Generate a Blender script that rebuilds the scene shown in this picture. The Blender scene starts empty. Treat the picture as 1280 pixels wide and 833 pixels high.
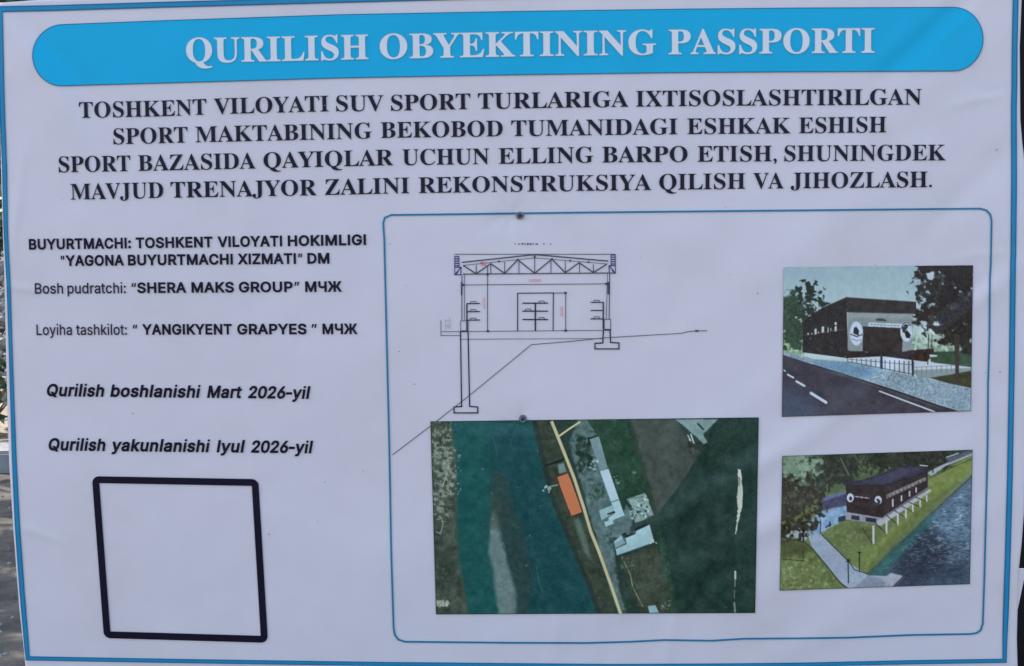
import bpy, bmesh, math, random
import numpy as np
from mathutils import Vector, Matrix, Euler

random.seed(7)
scene = bpy.context.scene
R = math.radians

# ------------------------------------------------------------------ camera
FOC = 1800.0                    # focal length in photo pixels (photo 1280 x 833)
BZ = 1.40                       # height of the banner's centre above the ground
cam = bpy.data.cameras.new('camera')
cam.sensor_width = 36.0
cam.lens = FOC / 1280 * 36.0
cam.clip_start = 0.05
cam.clip_end = 2000
camo = bpy.data.objects.new('camera', cam)
scene.collection.objects.link(camo)
CAM = np.array([0.237, -4.332, 0.356 + BZ])
PITCH, YAW, ROLL = R(-4.59), R(2.80), R(0.71)
RM = (Matrix.Rotation(YAW, 3, 'Z') @ Matrix.Rotation(PITCH, 3, 'X') @ Matrix.Rotation(ROLL, 3, 'Y'))
camo.matrix_world = Matrix.Translation(CAM) @ (RM @ Matrix.Rotation(R(90), 3, 'X')).to_4x4()
scene.camera = camo
RMN = np.array(RM)

# ------------------------------------------------------------------ sky, sun, exposure
SUN_EL, SUN_AZ = R(46), R(-62)            # azimuth from +Y (behind the banner), clockwise
world = bpy.data.worlds.new('World')
scene.world = world
world.use_nodes = True
wn = world.node_tree
bg = wn.nodes['Background']
sky = wn.nodes.new('ShaderNodeTexSky')
sky.sky_type = 'NISHITA'
sky.sun_disc = False
sky.sun_elevation = SUN_EL
sky.sun_rotation = SUN_AZ
sky.air_density = 1.0
sky.dust_density = 2.5
wn.links.new(sky.outputs[0], bg.inputs[0])
bg.inputs[1].default_value = 0.12
sun = bpy.data.lights.new('sun', 'SUN')
sun.energy = 2.0
sun.angle = R(0.5)
sun.color = (1.0, 0.95, 0.88)
suno = bpy.data.objects.new('sun', sun)
scene.collection.objects.link(suno)
sdir = Vector((math.sin(SUN_AZ) * math.cos(SUN_EL), math.cos(SUN_AZ) * math.cos(SUN_EL), math.sin(SUN_EL)))
suno.rotation_euler = sdir.to_track_quat('Z', 'Y').to_euler()
suno.location = (0, 8, 8)
scene.view_settings.view_transform = 'Standard'
scene.view_settings.look = 'None'
scene.view_settings.exposure = 1.74
scene.view_settings.gamma = 1.0
scene.cycles.filter_width = 1.5

# ------------------------------------------------------------------ lettering outlines (hand-digitised)
SERIF = {
 ',': (219, '59,-118 111,-94 147,-59 169,-17 176,26 171,66 157,97 134,116 105,123 81,119 63,107 50,89 46,66 50,43 60,26 75,15 95,10 98,-19 93,-50 80,-78 59,-99'),
 '.': (219, '109,111 86,106 67,93 54,74 49,51 54,28 67,9 86,-4 109,-9 132,-4 151,9 164,28 169,51 164,74 151,93 132,106'),
 'A': (650, '-13,0 -13,27 5,29 21,35 35,45 48,60 60,82 73,111 307,694 334,693 572,129 612,51 625,38 641,30 660,27 660,0 341,0 341,27 376,30 402,37 417,50 422,68 406,121 376,197 154,197 117,105 113,88 111,72 116,52 129,38 152,30 184,27 190,27 190,0|169,239 360,239 263,475'),
 'B': (659, '24,0 24,26 54,29 77,37 93,48 103,65 109,90 111,122 111,549 103,614 96,627 87,637 76,645 23,653 23,678 328,678 422,672 496,653 548,622 580,578 590,522 580,466 549,422 498,389 427,368 498,349 552,323 592,288 615,246 623,196 619,152 605,113 583,80 553,52 514,29 468,13 414,3 354,0|271,375 280,375 328,378 365,389 392,406 410,431 420,467 424,514 421,555 414,589 401,614 382,632 356,642 322,646 302,645 288,640 280,633 275,621 272,604 271,582|330,36 369,40 400,52 422,73 436,103 445,142 448,191 444,241 432,280 413,309 384,328 344,340 294,344 271,344 271,97 272,77 277,61 284,50 294,42 310,38'),
 'C': (697, '382,-16 318,-11 259,4 205,30 157,64 116,106 83,156 59,212 44,273 39,340 44,406 59,467 84,523 117,572 158,613 207,648 261,673 321,688 386,693 434,689 488,676 547,655 577,648 599,653 614,668 624,693 650,693 650,459 625,459 599,517 568,566 531,606 489,636 443,654 395,660 330,647 279,608 243,544 221,453 214,337 222,228 246,144 286,83 342,47 414,35 454,38 494,49 533,67 571,91 606,121 638,158 666,132 610,67 544,21 468,-7'),
 'D': (738, '30,0 30,26 58,29 79,35 94,44 103,59 108,81 110,111 110,557 108,592 101,618 91,635 74,645 51,651 22,653 22,678 330,678 415,673 488,656 551,628 604,590 644,541 674,483 691,416 697,339 683,217 640,122 568,54 469,14 340,0|331,36 377,41 416,55 449,78 476,112 496,154 510,207 519,269 522,341 514,450 492,536 454,596 400,633 332,645 310,643 293,639 282,631 276,618 272,599 271,573 271,107 272,82 276,63 282,51 293,42 309,38'),
 'E': (658, '21,0 21,25 53,27 77,33 93,44 104,60 110,84 112,116 112,549 110,587 103,615 93,634 76,644 53,651 24,653 24,678 594,678 594,476 571,476 562,519 549,555 530,583 507,605 465,625 411,637 345,641 298,638 288,634 282,628 277,621 272,578 272,366 288,366 329,370 361,381 386,401 405,428 419,466 429,514 453,514 453,176 428,176 423,213 416,244 407,270 394,290 378,306 359,318 335,325 308,330 276,331 272,331 272,100 274,78 278,62 286,52 299,46 318,42 343,41 389,43 430,48 467,58 498,71 527,89 552,112 574,139 594,173 612,213 640,213 599,0'),
 'G': (756, '399,-15 330,-10 267,5 211,29 161,62 119,104 86,153 61,209 46,272 41,341 46,408 61,469 86,524 119,573 160,614 208,648 261,673 320,688 383,693 436,689 492,677 550,656 577,649 588,650 597,654 604,660 624,693 651,693 651,458 625,458 609,497 591,532 569,564 545,592 518,615 490,635 460,649 430,657 398,660 333,647 282,609 246,544 224,455 217,339 220,265 230,201 246,146 268,101 296,65 329,39 367,24 410,19 444,21 470,29 489,41 500,57 508,79 510,106 510,190 508,218 501,239 490,254 472,263 446,269 410,271 410,295 745,295 745,271 716,269 694,263 680,254 671,240 666,219 664,191 664,43 576,11 488,-9'),
 'H': (779, '23,0 23,26 54,29 77,36 93,47 103,64 109,88 111,120 111,564 109,593 103,615 93,631 77,642 54,649 24,653 24,678 360,678 360,653 304,643 293,637 284,629 278,618 271,564 271,373 509,373 509,564 502,618 497,629 488,637 477,643 420,653 420,678 755,678 755,653 724,649 701,642 686,632 677,616 671,594 669,564 669,120 671,90 677,66 687,49 702,37 725,29 755,26 755,0 420,0 420,26 450,29 474,36 490,46 501,62 507,86 509,120 509,329 271,329 271,120 273,88 279,64 289,47 305,36 329,29 360,26 360,0'),
 'I': (388, '20,0 20,26 50,31 74,38 91,48 103,63 110,84 112,112 112,576 110,603 104,623 94,637 78,645 53,650 20,653 20,678 364,678 364,653 332,650 308,645 292,637 281,623 274,603 272,576 272,115 279,66 285,55 294,46 307,39 366,26 366,0'),
 'J': (492, '162,-97 131,-95 103,-89 77,-80 53,-67 33,-52 17,-33 5,-12 -3,10 -5,34 -3,56 4,75 16,91 31,102 48,109 66,111 86,109 103,103 118,92 129,78 136,61 138,41 126,-2 114,-29 119,-46 133,-57 156,-60 178,-57 195,-50 207,-37 214,-19 219,4 220,32 220,546 212,609 205,622 195,633 182,641 118,653 118,678 468,678 468,653 412,642 401,634 392,624 387,612 380,546 380,132 371,50 345,-15 302,-60 240,-88'),
 'K': (760, '24,0 24,26 55,29 78,36 94,47 104,64 110,88 112,120 112,564 110,593 104,615 94,632 78,643 55,650 25,653 25,678 361,678 361,653 305,643 294,637 285,629 279,618 272,564 272,348 478,556 501,582 514,604 519,623 509,640 481,650 433,653 433,678 723,678 723,653 710,653 665,646 618,624 567,588 513,537 403,424 690,69 725,37 773,26 773,0 418,0 418,26 456,27 479,31 489,36 495,43 497,51 494,63 485,79 471,98 297,318 272,295 272,120 274,88 280,64 290,47 306,36 330,29 361,26 361,0'),
 'L': (635, '23,0 23,26 54,29 77,36 93,47 103,64 109,88 111,120 111,564 109,594 103,617 93,633 77,643 54,650 24,653 24,678 372,678 372,653 310,646 297,640 287,631 280,620 271,564 271,123 276,70 281,59 288,52 298,47 348,41 393,43 434,49 469,59 499,74 527,93 551,119 572,149 591,187 609,230 636,230 598,0'),
 'M': (944, '21,0 21,26 51,29 75,36 92,47 103,63 110,87 112,118 112,569 105,619 99,629 90,637 79,644 22,653 22,678 275,678 472,212 669,678 919,678 919,653 890,649 868,641 853,630 842,614 836,592 834,563 834,127 841,64 847,51 855,41 866,35 918,26 918,0 589,0 589,26 644,37 655,44 664,53 670,66 677,124 677,594 429,0 402,0 157,579 157,119 159,85 166,60 178,44 196,34 220,28 252,26 252,0'),
 'N': (735, '600,-16 159,521 159,117 161,86 167,62 177,46 192,36 216,29 248,26 248,0 27,0 27,26 81,35 92,41 100,50 106,62 113,117 113,578 54,645 27,653 27,678 233,678 582,251 582,562 575,617 569,628 560,636 549,643 493,653 493,678 714,678 714,653 683,650 660,643 645,633 636,616 630,593 628,561 628,-16'),
 'O': (782, '388,-16 340,-13 294,-4 251,11 211,31 174,56 141,86 111,120 87,158 67,199 53,243 44,290 41,339 44,388 53,434 67,479 87,520 111,557 141,592 175,621 212,647 254,667 298,682 345,691 395,694 443,691 489,682 532,668 572,648 609,623 642,594 671,560 696,522 716,481 730,436 739,389 742,339 739,290 730,243 716,199 695,158 671,120 641,86 607,56 570,31 529,11 484,-4 437,-13|394,18 456,31 503,69 538,134 558,223 565,339 562,413 553,478 538,533 518,579 492,614 461,640 426,655 387,660 325,647 278,609 243,544 223,455 216,339 219,265 228,201 243,146 264,100 290,64 321,39 355,23'),
 'P': (622, '23,0 23,26 54,29 77,36 93,47 103,64 109,88 111,120 111,564 109,593 103,615 93,631 77,642 54,649 24,653 24,678 318,678 395,675 456,668 500,655 532,638 558,617 580,592 596,563 606,530 609,494 605,454 593,417 574,385 546,358 511,335 468,319 418,309 360,306 271,306 271,120 273,88 279,64 289,47 305,36 329,29 360,26 360,0|271,342 300,342 345,346 379,357 405,376 421,404 432,442 435,490 432,537 424,576 410,605 388,626 359,638 322,642 304,641 291,637 282,631 276,622 272,609 271,593'),
 'Q': (782, '563,-172 486,-165 419,-145 362,-110 315,-63 278,-1 231,19 189,44 151,75 118,110 91,149 70,192 54,239 44,288 41,339 44,388 53,434 67,479 87,520 111,557 141,592 175,621 212,647 254,667 298,682 345,691 395,694 443,691 489,682 532,668 572,648 609,623 642,594 671,560 696,522 716,481 730,436 739,389 742,339 738,280 726,226 705,175 676,128 640,86 597,50 548,22 492,0 524,-53 563,-90 609,-113 662,-120 732,-109 737,-137 677,-156 619,-168|395,18 457,31 504,69 539,134 559,223 566,339 563,413 554,478 539,533 518,579 492,614 461,640 426,655 387,660 325,647 278,609 243,544 223,455 216,339 219,265 228,201 243,146 265,100 291,64 321,39 356,23'),
 'R': (704, '23,0 23,26 54,29 77,36 93,47 103,64 109,88 111,120 111,564 109,593 103,615 93,631 77,642 54,649 24,653 24,678 323,678 415,673 489,658 547,634 579,609 603,578 616,541 621,498 612,441 583,395 536,359 469,333 643,75 674,38 684,31 697,27 712,26 715,26 715,0 504,0 300,316 271,316 271,120 273,88 279,64 289,47 305,36 329,29 360,26 360,0|271,348 303,348 350,352 388,364 417,385 436,414 448,452 452,500 447,551 433,591 410,619 376,636 334,642 311,641 293,636 282,629 276,617 272,599 271,574'),
 'S': (581, '64,-16 64,235 93,235 112,169 136,115 166,74 202,45 244,28 293,22 328,26 358,36 383,54 401,76 411,103 415,133 410,164 395,192 370,217 335,238 242,284 189,313 147,344 115,376 92,411 79,450 74,494 77,533 86,568 100,600 120,627 143,650 172,669 203,683 238,691 275,694 342,687 420,667 434,664 446,662 461,666 471,676 477,694 505,694 505,475 480,475 469,511 455,543 437,573 417,599 394,621 370,639 343,652 317,659 289,662 257,659 230,650 208,635 191,615 181,592 178,566 181,541 190,520 204,501 224,484 250,467 281,451 377,406 415,387 447,367 473,347 493,326 509,303 521,280 529,255 533,228 535,198 532,157 521,120 505,86 481,56 453,32 418,12 378,-3 334,-12 286,-15 236,-12 187,1 147,14 126,18 103,11 91,-16'),
 'T': (630, '137,0 137,26 169,28 194,35 212,46 223,63 230,88 232,120 232,645 222,645 173,640 131,625 97,601 71,567 53,524 43,473 16,473 16,678 611,678 611,472 586,472 573,534 548,583 511,617 462,638 400,645 392,645 392,120 394,87 401,62 412,45 429,34 454,28 488,26 488,0'),
 'U': (733, '369,-19 305,-15 250,-4 205,16 170,43 143,77 124,120 113,172 109,231 109,564 107,593 101,615 91,631 75,642 52,649 22,653 22,678 358,678 358,653 302,643 290,637 281,629 275,618 269,564 269,208 273,154 284,110 303,77 329,52 365,38 409,33 472,41 521,66 556,106 577,164 584,237 584,563 582,592 576,615 565,631 548,641 523,649 489,653 489,678 706,678 706,653 679,648 658,639 645,628 636,612 631,590 629,563 629,270 625,198 613,137 593,87 566,48 529,19 485,-2 431,-15'),
 'V': (637, '316,-19 66,567 34,626 20,639 2,648 -21,653 -21,678 314,678 314,653 286,652 264,649 248,644 236,636 229,624 227,610 240,563 385,213 518,562 528,609 526,624 519,635 509,643 445,653 445,678 658,678 658,653 639,651 622,646 608,637 595,622 582,600 569,570 342,-19'),
 'W': (910, '254,-16 48,585 23,636 11,645 -4,651 -23,653 -23,678 269,678 269,653 223,643 215,635 211,625 209,611 220,555 332,228 448,525 426,594 418,615 409,630 398,640 384,646 365,650 341,653 341,678 654,678 654,653 624,650 602,643 589,631 585,613 594,575 706,247 805,550 817,605 815,621 810,633 801,641 788,647 771,651 749,653 749,678 929,678 929,653 911,648 897,639 885,627 856,565 664,-16 637,-16 470,460 283,-16'),
 'X': (701, '17,0 17,26 49,31 79,44 107,67 134,99 288,310 116,575 71,633 56,644 41,651 24,653 21,653 21,678 363,678 363,653 341,653 309,649 289,637 283,618 300,578 394,431 479,556 493,580 502,600 505,616 501,632 488,643 466,650 436,653 436,678 682,678 682,653 677,653 649,650 623,643 600,630 577,611 554,586 531,556 418,394 615,85 650,41 661,33 673,28 687,26 691,26 691,0 355,0 355,26 362,26 393,28 414,35 428,46 432,61 429,76 422,95 409,118 312,272 205,120 194,102 187,84 185,67 190,49 204,36 227,29 259,26 259,0'),
 'Y': (634, '151,0 151,26 182,29 205,36 221,47 231,64 237,88 239,120 239,266 69,576 52,605 36,626 21,639 1,648 -20,652 -20,678 308,678 308,652 291,652 248,644 239,637 234,629 232,620 244,583 370,336 496,545 509,569 516,589 519,607 514,627 500,641 477,649 444,652 439,652 439,678 654,678 654,652 637,648 622,642 609,632 570,583 399,303 399,120 401,88 407,64 417,47 433,36 457,29 488,26 488,0'),
 'Z': (658, '30,0 30,16 411,640 319,640 278,638 241,634 211,626 184,613 160,596 140,575 122,547 106,512 91,471 66,471 85,678 605,678 605,660 228,43 356,43 420,48 475,64 520,91 556,129 585,180 606,244 631,244 606,0'),
}
SANS = {
 '"': (321, '78,318 70,509 136,509 128,318|193,318 185,509 250,509 243,318'),
 '-': (453, '337,244 337,188 114,188 114,244'),
 '0': (453, '227,-7 191,-3 158,7 130,24 105,48 85,77 69,113 57,155 50,202 48,254 50,306 57,353 69,395 85,431 106,461 130,484 159,502 191,512 227,516 262,512 295,502 323,484 348,461 368,431 384,395 396,353 403,306 405,254 403,202 396,155 384,113 368,77 348,48 323,24 295,7 263,-3|227,50 250,52 271,60 290,74 306,92 320,116 330,144 338,176 342,213 344,254 342,295 338,332 330,365 320,393 306,416 290,435 271,449 250,457 227,460 203,457 182,449 163,435 147,416 134,393 123,365 115,332 111,295 109,254 111,213 115,176 123,144 134,116 147,92 163,74 182,60 203,52'),
 '1': (453, '76,0 76,55 391,55 391,0|276,509 276,0 212,0 212,448 209,448 86,358 86,427 198,509'),
 '2': (453, '64,0 64,47 234,229 282,282 311,327 320,371 319,389 315,405 308,419 298,431 287,441 273,449 224,460 205,458 188,454 172,447 159,438 148,427 139,413 132,398 128,381 127,362 66,362 68,391 75,418 86,442 102,464 121,482 143,496 168,507 196,513 225,516 254,513 281,507 306,497 328,482 346,465 361,445 372,423 379,398 381,372 371,318 336,259 267,180 153,60 153,57 389,57 389,0'),
 '3': (453, '218,-7 188,-5 159,1 133,10 108,22 88,38 70,57 57,79 48,104 44,132 109,132 112,115 118,100 126,87 137,76 150,66 165,59 219,50 275,61 291,69 304,80 315,93 323,108 328,125 329,145 328,163 323,180 316,196 306,211 292,223 275,234 254,241 229,246 201,248 157,248 157,299 288,448 288,452 70,452 70,509 372,509 372,461 211,278 211,289 247,290 279,286 308,276 333,262 354,244 371,222 383,198 391,173 393,145 390,116 383,90 370,66 354,45 333,27 309,12 281,2 251,-5'),
 '4': (453, '40,105 40,158 247,509 311,509 109,166 109,163 413,163 413,105|282,0 282,121 282,146 282,318 343,318 343,0'),
 '6': (453, '226,-7 196,-4 168,3 142,15 119,31 100,51 84,74 73,101 66,130 64,162 65,187 71,212 80,239 137,340 252,509 322,509 151,261 145,261 165,288 196,307 235,314 265,312 291,305 316,295 337,280 355,262 370,240 380,215 387,187 389,157 387,127 379,98 368,73 352,50 333,30 310,14 284,3 257,-4|226,48 245,50 263,55 279,63 293,73 304,86 314,101 322,119 326,137 327,157 326,178 322,196 314,213 304,228 293,241 279,251 263,259 245,264 226,265 207,264 190,259 174,252 160,241 148,229 138,214 131,197 126,179 125,158 126,138 131,119 138,102 148,86 160,73 174,63 190,55 207,50'),
 ':': (188, '95,-4 83,-3 73,1 63,9 55,18 51,29 50,41 51,53 55,64 63,73 73,81 83,85 95,87 107,85 118,81 128,73 135,64 140,53 141,41 140,29 135,18 128,9 118,1 107,-3|95,271 83,272 73,277 63,284 55,294 51,304 50,316 51,328 55,339 63,349 73,356 83,360 95,362 107,360 118,356 128,349 135,339 140,328 141,316 140,304 135,294 128,284 118,277 107,272'),
 'A': (480, '16,0 201,509 276,509 463,0 395,0 287,302 264,372 232,478 245,478 213,371 191,302 85,0|110,142 110,199 370,199 370,142'),
 'B': (456, '60,0 60,509 241,509 274,507 304,501 329,491 350,477 367,461 381,442 390,421 396,398 398,374 397,353 393,336 387,320 356,286 315,267 315,262 331,260 347,254 363,245 378,234 391,220 402,203 411,184 416,161 418,136 416,111 410,88 400,67 386,48 368,31 344,18 317,8 284,2 247,0|125,57 245,57 281,60 309,67 330,80 344,96 353,115 355,137 354,153 350,169 342,184 333,197 320,209 306,218 289,225 269,229 248,231 125,231|125,285 238,285 288,296 302,304 314,314 323,326 330,340 335,355 336,372 333,393 326,412 313,429 294,442 270,449 240,452 125,452'),
 'C': (510, '267,-7 225,-3 186,7 150,25 119,49 92,79 70,115 53,157 44,203 40,254 44,305 53,352 70,393 92,429 119,459 150,484 186,501 225,512 267,516 340,504 362,496 383,485 402,471 419,456 435,438 448,418 459,397 467,373 473,348 408,348 389,395 357,428 315,449 267,456 237,453 209,445 184,432 161,414 141,391 125,364 113,332 106,295 103,254 106,213 113,177 125,145 141,117 161,94 184,76 210,63 237,56 267,53 315,60 357,81 389,114 408,160 473,160 467,135 459,112 448,91 435,71 420,53 402,38 383,24 363,13 341,5 317,-2 293,-6'),
 'D': (502, '219,0 96,0 96,57 215,57 254,60 288,68 318,81 343,99 363,122 379,149 390,181 397,216 399,255 397,294 390,329 379,361 364,388 344,410 320,428 291,441 258,449 221,452 93,452 93,509 225,509 273,505 315,495 353,478 385,455 412,426 433,391 449,351 458,306 462,255 458,205 449,159 433,119 411,83 384,54 351,31 312,14 268,3|125,509 125,0 60,0 60,509'),
 'E': (419, '60,0 60,509 372,509 372,452 125,452 125,286 355,286 355,229 125,229 125,57 375,57 375,0'),
 'G': (520, '269,-7 225,-3 185,7 149,25 118,49 91,79 69,116 53,157 43,203 40,254 43,305 53,352 69,393 91,429 117,459 149,484 184,501 223,512 265,516 291,514 316,510 340,504 363,494 384,483 403,469 421,453 436,436 449,416 460,395 468,373 474,349 408,349 387,393 356,427 315,448 265,456 236,453 209,445 183,432 160,414 141,392 125,364 113,332 106,295 103,254 106,213 113,177 125,145 141,117 161,95 184,76 210,63 238,56 269,53 296,55 322,61 345,71 365,85 382,102 396,123 407,147 413,173 415,202 434,199 283,199 283,256 478,256 478,200 475,160 466,124 451,91 431,62 406,38 377,19 344,5 308,-4'),
 'H': (517, '60,0 60,509 125,509 125,289 392,289 392,509 457,509 457,0 392,0 392,232 125,232 125,0'),
 'I': (301, '31,0 31,57 118,57 118,452 31,452 31,509 269,509 269,452 183,452 183,57 269,57 269,0'),
 'K': (467, '104,145 104,216 139,261 174,303 212,344 364,509 448,509 231,276 228,276|60,0 60,509 125,509 125,334 124,225 125,193 125,0|372,0 188,259 228,309 449,0'),
 'L': (393, '60,0 60,509 125,509 125,57 361,57 361,0'),
 'M': (628, '60,0 60,509 152,509 277,187 287,159 299,123 311,84 322,49 307,49 318,83 330,121 342,158 352,187 476,509 568,509 568,0 504,0 504,291 504,327 505,369 506,413 507,457 513,457 498,409 482,363 467,322 456,291 342,0 286,0 170,291 159,321 145,361 129,408 112,457 119,457 120,416 121,372 122,328 122,291 122,0'),
 'N': (523, '60,0 60,509 136,509 343,183 363,151 388,107 414,55 405,54 401,108 399,157 399,195 399,509 463,509 463,0 387,0 202,290 177,331 148,381 108,452 119,454 122,384 124,328 125,291 125,0'),
 'O': (533, '267,-7 225,-3 186,7 150,25 119,49 92,79 70,115 53,157 44,203 40,254 44,305 53,352 70,393 92,429 119,459 150,484 186,501 225,512 267,516 309,512 348,501 384,484 415,459 442,429 464,393 480,352 490,305 493,254 490,203 480,157 464,115 442,79 415,49 384,25 348,7 309,-3|267,53 296,55 324,63 349,76 372,94 392,116 408,144 420,176 428,213 430,254 428,295 420,332 408,365 392,392 372,415 349,433 324,446 296,453 267,456 237,453 210,445 184,433 161,415 142,392 125,364 113,332 106,295 103,254 106,213 113,176 125,144 142,117 161,94 184,76 210,63 237,55'),
 'P': (445, '60,0 60,509 235,509 272,506 305,499 332,487 356,471 375,452 390,430 400,404 407,377 409,348 407,318 400,291 390,265 375,243 356,223 332,207 305,195 272,188 235,186 109,186 109,242 233,242 257,244 279,248 297,256 312,266 324,279 333,294 339,310 343,328 344,348 343,367 339,385 333,402 324,416 312,428 297,439 279,446 257,451 232,452 125,452 125,0'),
 'Q': (533, '245,159 313,159 369,85 384,65 468,-48 401,-48 346,27 331,46|267,-7 225,-3 186,7 150,25 119,49 92,79 70,115 53,157 44,203 40,254 44,305 53,352 70,393 92,429 119,459 150,484 186,501 225,512 267,516 309,512 348,501 384,484 415,459 442,429 464,393 480,352 490,305 493,254 490,203 480,157 464,115 442,79 415,49 384,25 348,7 309,-3|267,53 296,55 324,63 349,76 372,94 392,116 408,144 420,176 428,213 430,254 428,295 420,332 408,365 392,392 372,415 349,433 324,446 296,453 267,456 237,453 210,445 184,433 161,415 142,392 125,364 113,332 106,295 103,254 106,213 113,176 125,144 142,117 161,94 184,76 210,63 237,55'),
 'R': (449, '60,0 60,509 236,509 273,506 305,500 333,489 356,473 376,455 390,433 401,408 407,381 409,352 407,323 401,296 390,271 376,250 356,232 333,217 305,206 273,200 236,198 96,198 96,255 234,255 258,256 280,260 298,267 313,276 325,287 334,300 340,316 344,333 345,352 344,371 340,389 334,405 325,419 313,430 298,440 279,446 258,451 233,452 125,452 125,0|353,0 230,229 303,229 428,0'),
 'S': (447, '224,-9 188,-7 156,-1 128,9 102,23 81,40 64,60 51,83 42,109 38,137 104,137 108,118 114,102 123,88 136,76 150,66 166,59 224,49 246,50 267,54 286,60 303,69 317,79 329,92 338,106 344,122 346,139 344,154 340,168 332,179 296,205 245,222 184,239 145,253 112,269 86,289 67,313 56,341 52,372 54,400 62,425 75,448 92,468 113,484 138,498 165,508 195,514 227,516 259,514 289,508 316,498 340,484 360,468 377,449 390,427 398,403 401,378 337,378 332,402 320,421 302,437 280,449 254,456 225,459 204,457 185,454 167,448 152,440 139,430 129,418 121,405 117,391 115,376 117,359 122,345 131,334 169,308 212,293 264,279 312,264 359,238 395,198 402,180 407,161 408,139 406,112 399,87 386,64 370,43 349,25 323,11 294,0 261,-7'),
 'T': (449, '32,452 32,509 417,509 417,452 257,452 257,0 193,0 193,452'),
 'U': (517, '259,-8 220,-6 186,2 154,15 126,33 103,55 85,80 71,108 63,140 60,173 60,509 124,509 124,178 126,155 132,133 141,113 153,95 169,80 187,68 208,59 232,53 259,52 285,53 309,59 331,68 349,80 364,95 377,113 385,133 391,155 393,178 393,509 457,509 457,173 454,140 446,108 433,80 414,55 391,33 363,15 332,2 297,-6'),
 'V': (480, '204,0 16,509 84,509 192,206 215,137 248,31 235,31 267,138 290,206 395,509 463,509 278,0'),
 'X': (474, '18,0 217,284 217,236 29,509 104,509 178,400 204,361 223,329 243,292 232,292 252,329 272,361 298,400 374,509 446,509 259,239 259,287 456,0 382,0 292,129 268,165 250,195 230,231 244,231 225,196 206,166 182,129 91,0'),
 'Y': (472, '203,0 203,208 16,509 91,509 192,344 222,292 250,230 224,230 251,293 280,344 381,509 455,509 268,208 268,0'),
 'Z': (438, '42,0 42,46 273,385 306,431 341,476 348,454 285,452 223,452 40,452 40,509 397,509 397,462 169,129 134,81 97,33 90,54 152,57 214,57 399,57 399,0'),
 'a': (389, '160,-9 137,-7 115,-3 94,5 76,15 60,29 48,45 38,63 32,84 30,108 32,128 36,146 43,161 53,174 64,184 78,193 125,211 178,220 234,227 265,235 271,240 274,246 276,255 276,257 267,297 240,322 196,331 149,322 118,301 100,274 41,291 51,313 64,331 79,346 95,358 114,368 133,375 194,384 239,379 286,360 300,350 312,336 322,320 330,301 335,278 337,251 337,0 277,0 277,52 272,52 252,25 215,1|170,45 192,47 211,51 228,59 242,68 254,80 263,93 270,108 274,122 276,138 276,190 259,182 231,176 200,171 175,168 134,159 103,139 97,130 93,118 92,105 102,72 130,52'),
 'b': (424, '229,-8 208,-7 189,-3 172,4 138,31 118,59 112,59 112,0 53,0 53,509 114,509 114,319 118,319 137,346 171,373 188,379 207,383 229,384 259,382 287,374 313,361 335,342 354,320 370,293 381,261 388,227 390,189 388,151 381,116 370,84 355,57 336,34 313,16 288,3 260,-6|220,47 242,49 262,55 279,66 294,80 306,97 316,117 323,139 327,163 328,189 327,215 323,239 316,261 307,281 295,298 280,311 262,322 243,328 220,330 198,328 178,322 161,312 147,299 134,282 125,263 118,241 114,216 113,189 114,162 118,138 125,115 135,95 147,78 162,65 179,55 198,49'),
 'c': (396, '207,-8 174,-5 144,3 117,16 93,35 72,58 56,85 44,116 37,150 34,187 37,225 44,260 56,291 72,318 93,341 117,360 144,374 174,382 207,384 260,377 305,356 340,322 362,277 303,262 290,289 270,311 242,325 207,330 184,328 163,321 145,310 130,296 118,278 108,258 102,236 98,212 96,187 98,163 102,139 108,117 118,97 130,80 145,66 163,55 184,49 207,46 243,52 271,66 292,89 304,117 363,102 341,56 306,21 261,-1'),
 'd': (424, '195,-8 165,-6 137,3 111,16 89,34 70,57 55,84 43,116 36,151 34,189 36,227 43,261 55,293 70,320 89,342 112,361 137,374 165,382 196,384 218,383 237,379 253,373 287,346 306,319 311,319 311,509 372,509 372,0 313,0 313,59 307,59 287,31 252,4 236,-3 217,-7|205,47 226,49 246,55 263,65 278,78 290,95 299,115 306,138 310,162 312,189 310,216 306,241 300,263 290,282 278,299 263,312 246,322 227,328 205,330 182,328 162,322 145,311 130,298 118,281 108,261 102,239 98,215 96,189 98,163 102,139 109,117 118,97 130,80 145,66 162,55 182,49'),
 'h': (410, '114,227 114,0 53,0 53,509 114,509 114,287 102,287 116,319 132,344 152,362 175,374 200,382 227,384 252,383 275,377 295,369 313,356 328,340 341,321 350,298 355,271 357,240 357,0 296,0 296,235 293,263 286,286 273,304 256,318 235,326 210,329 192,328 176,324 161,317 147,308 136,297 126,283 119,266 115,248'),
 'i': (167, '53,0 53,379 114,379 114,0|84,443 73,444 63,448 54,455 47,463 43,472 41,483 43,494 47,504 54,512 63,518 73,522 84,524 95,522 105,518 114,512 121,504 125,494 126,483 125,472 121,463 114,455 105,448 95,444'),
 'k': (381, '110,137 110,212 121,212 284,379 360,379 184,199 177,199|53,0 53,509 114,509 114,0|294,0 148,186 191,229 372,0'),
 'l': (189, '139,-2 112,0 91,8 74,20 62,37 55,59 53,84 53,509 114,509 114,99 120,62 126,57 135,53 146,52 160,53 170,54 181,3 162,-1'),
 'n': (410, '114,227 114,0 53,0 53,379 112,379 112,287 102,287 116,319 132,344 152,362 175,374 200,382 227,384 252,383 275,377 295,369 313,356 328,340 341,321 350,298 355,271 357,240 357,0 296,0 296,235 293,263 286,286 273,304 256,318 235,326 210,329 192,328 176,324 161,317 147,308 136,297 126,283 119,266 115,248'),
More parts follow.
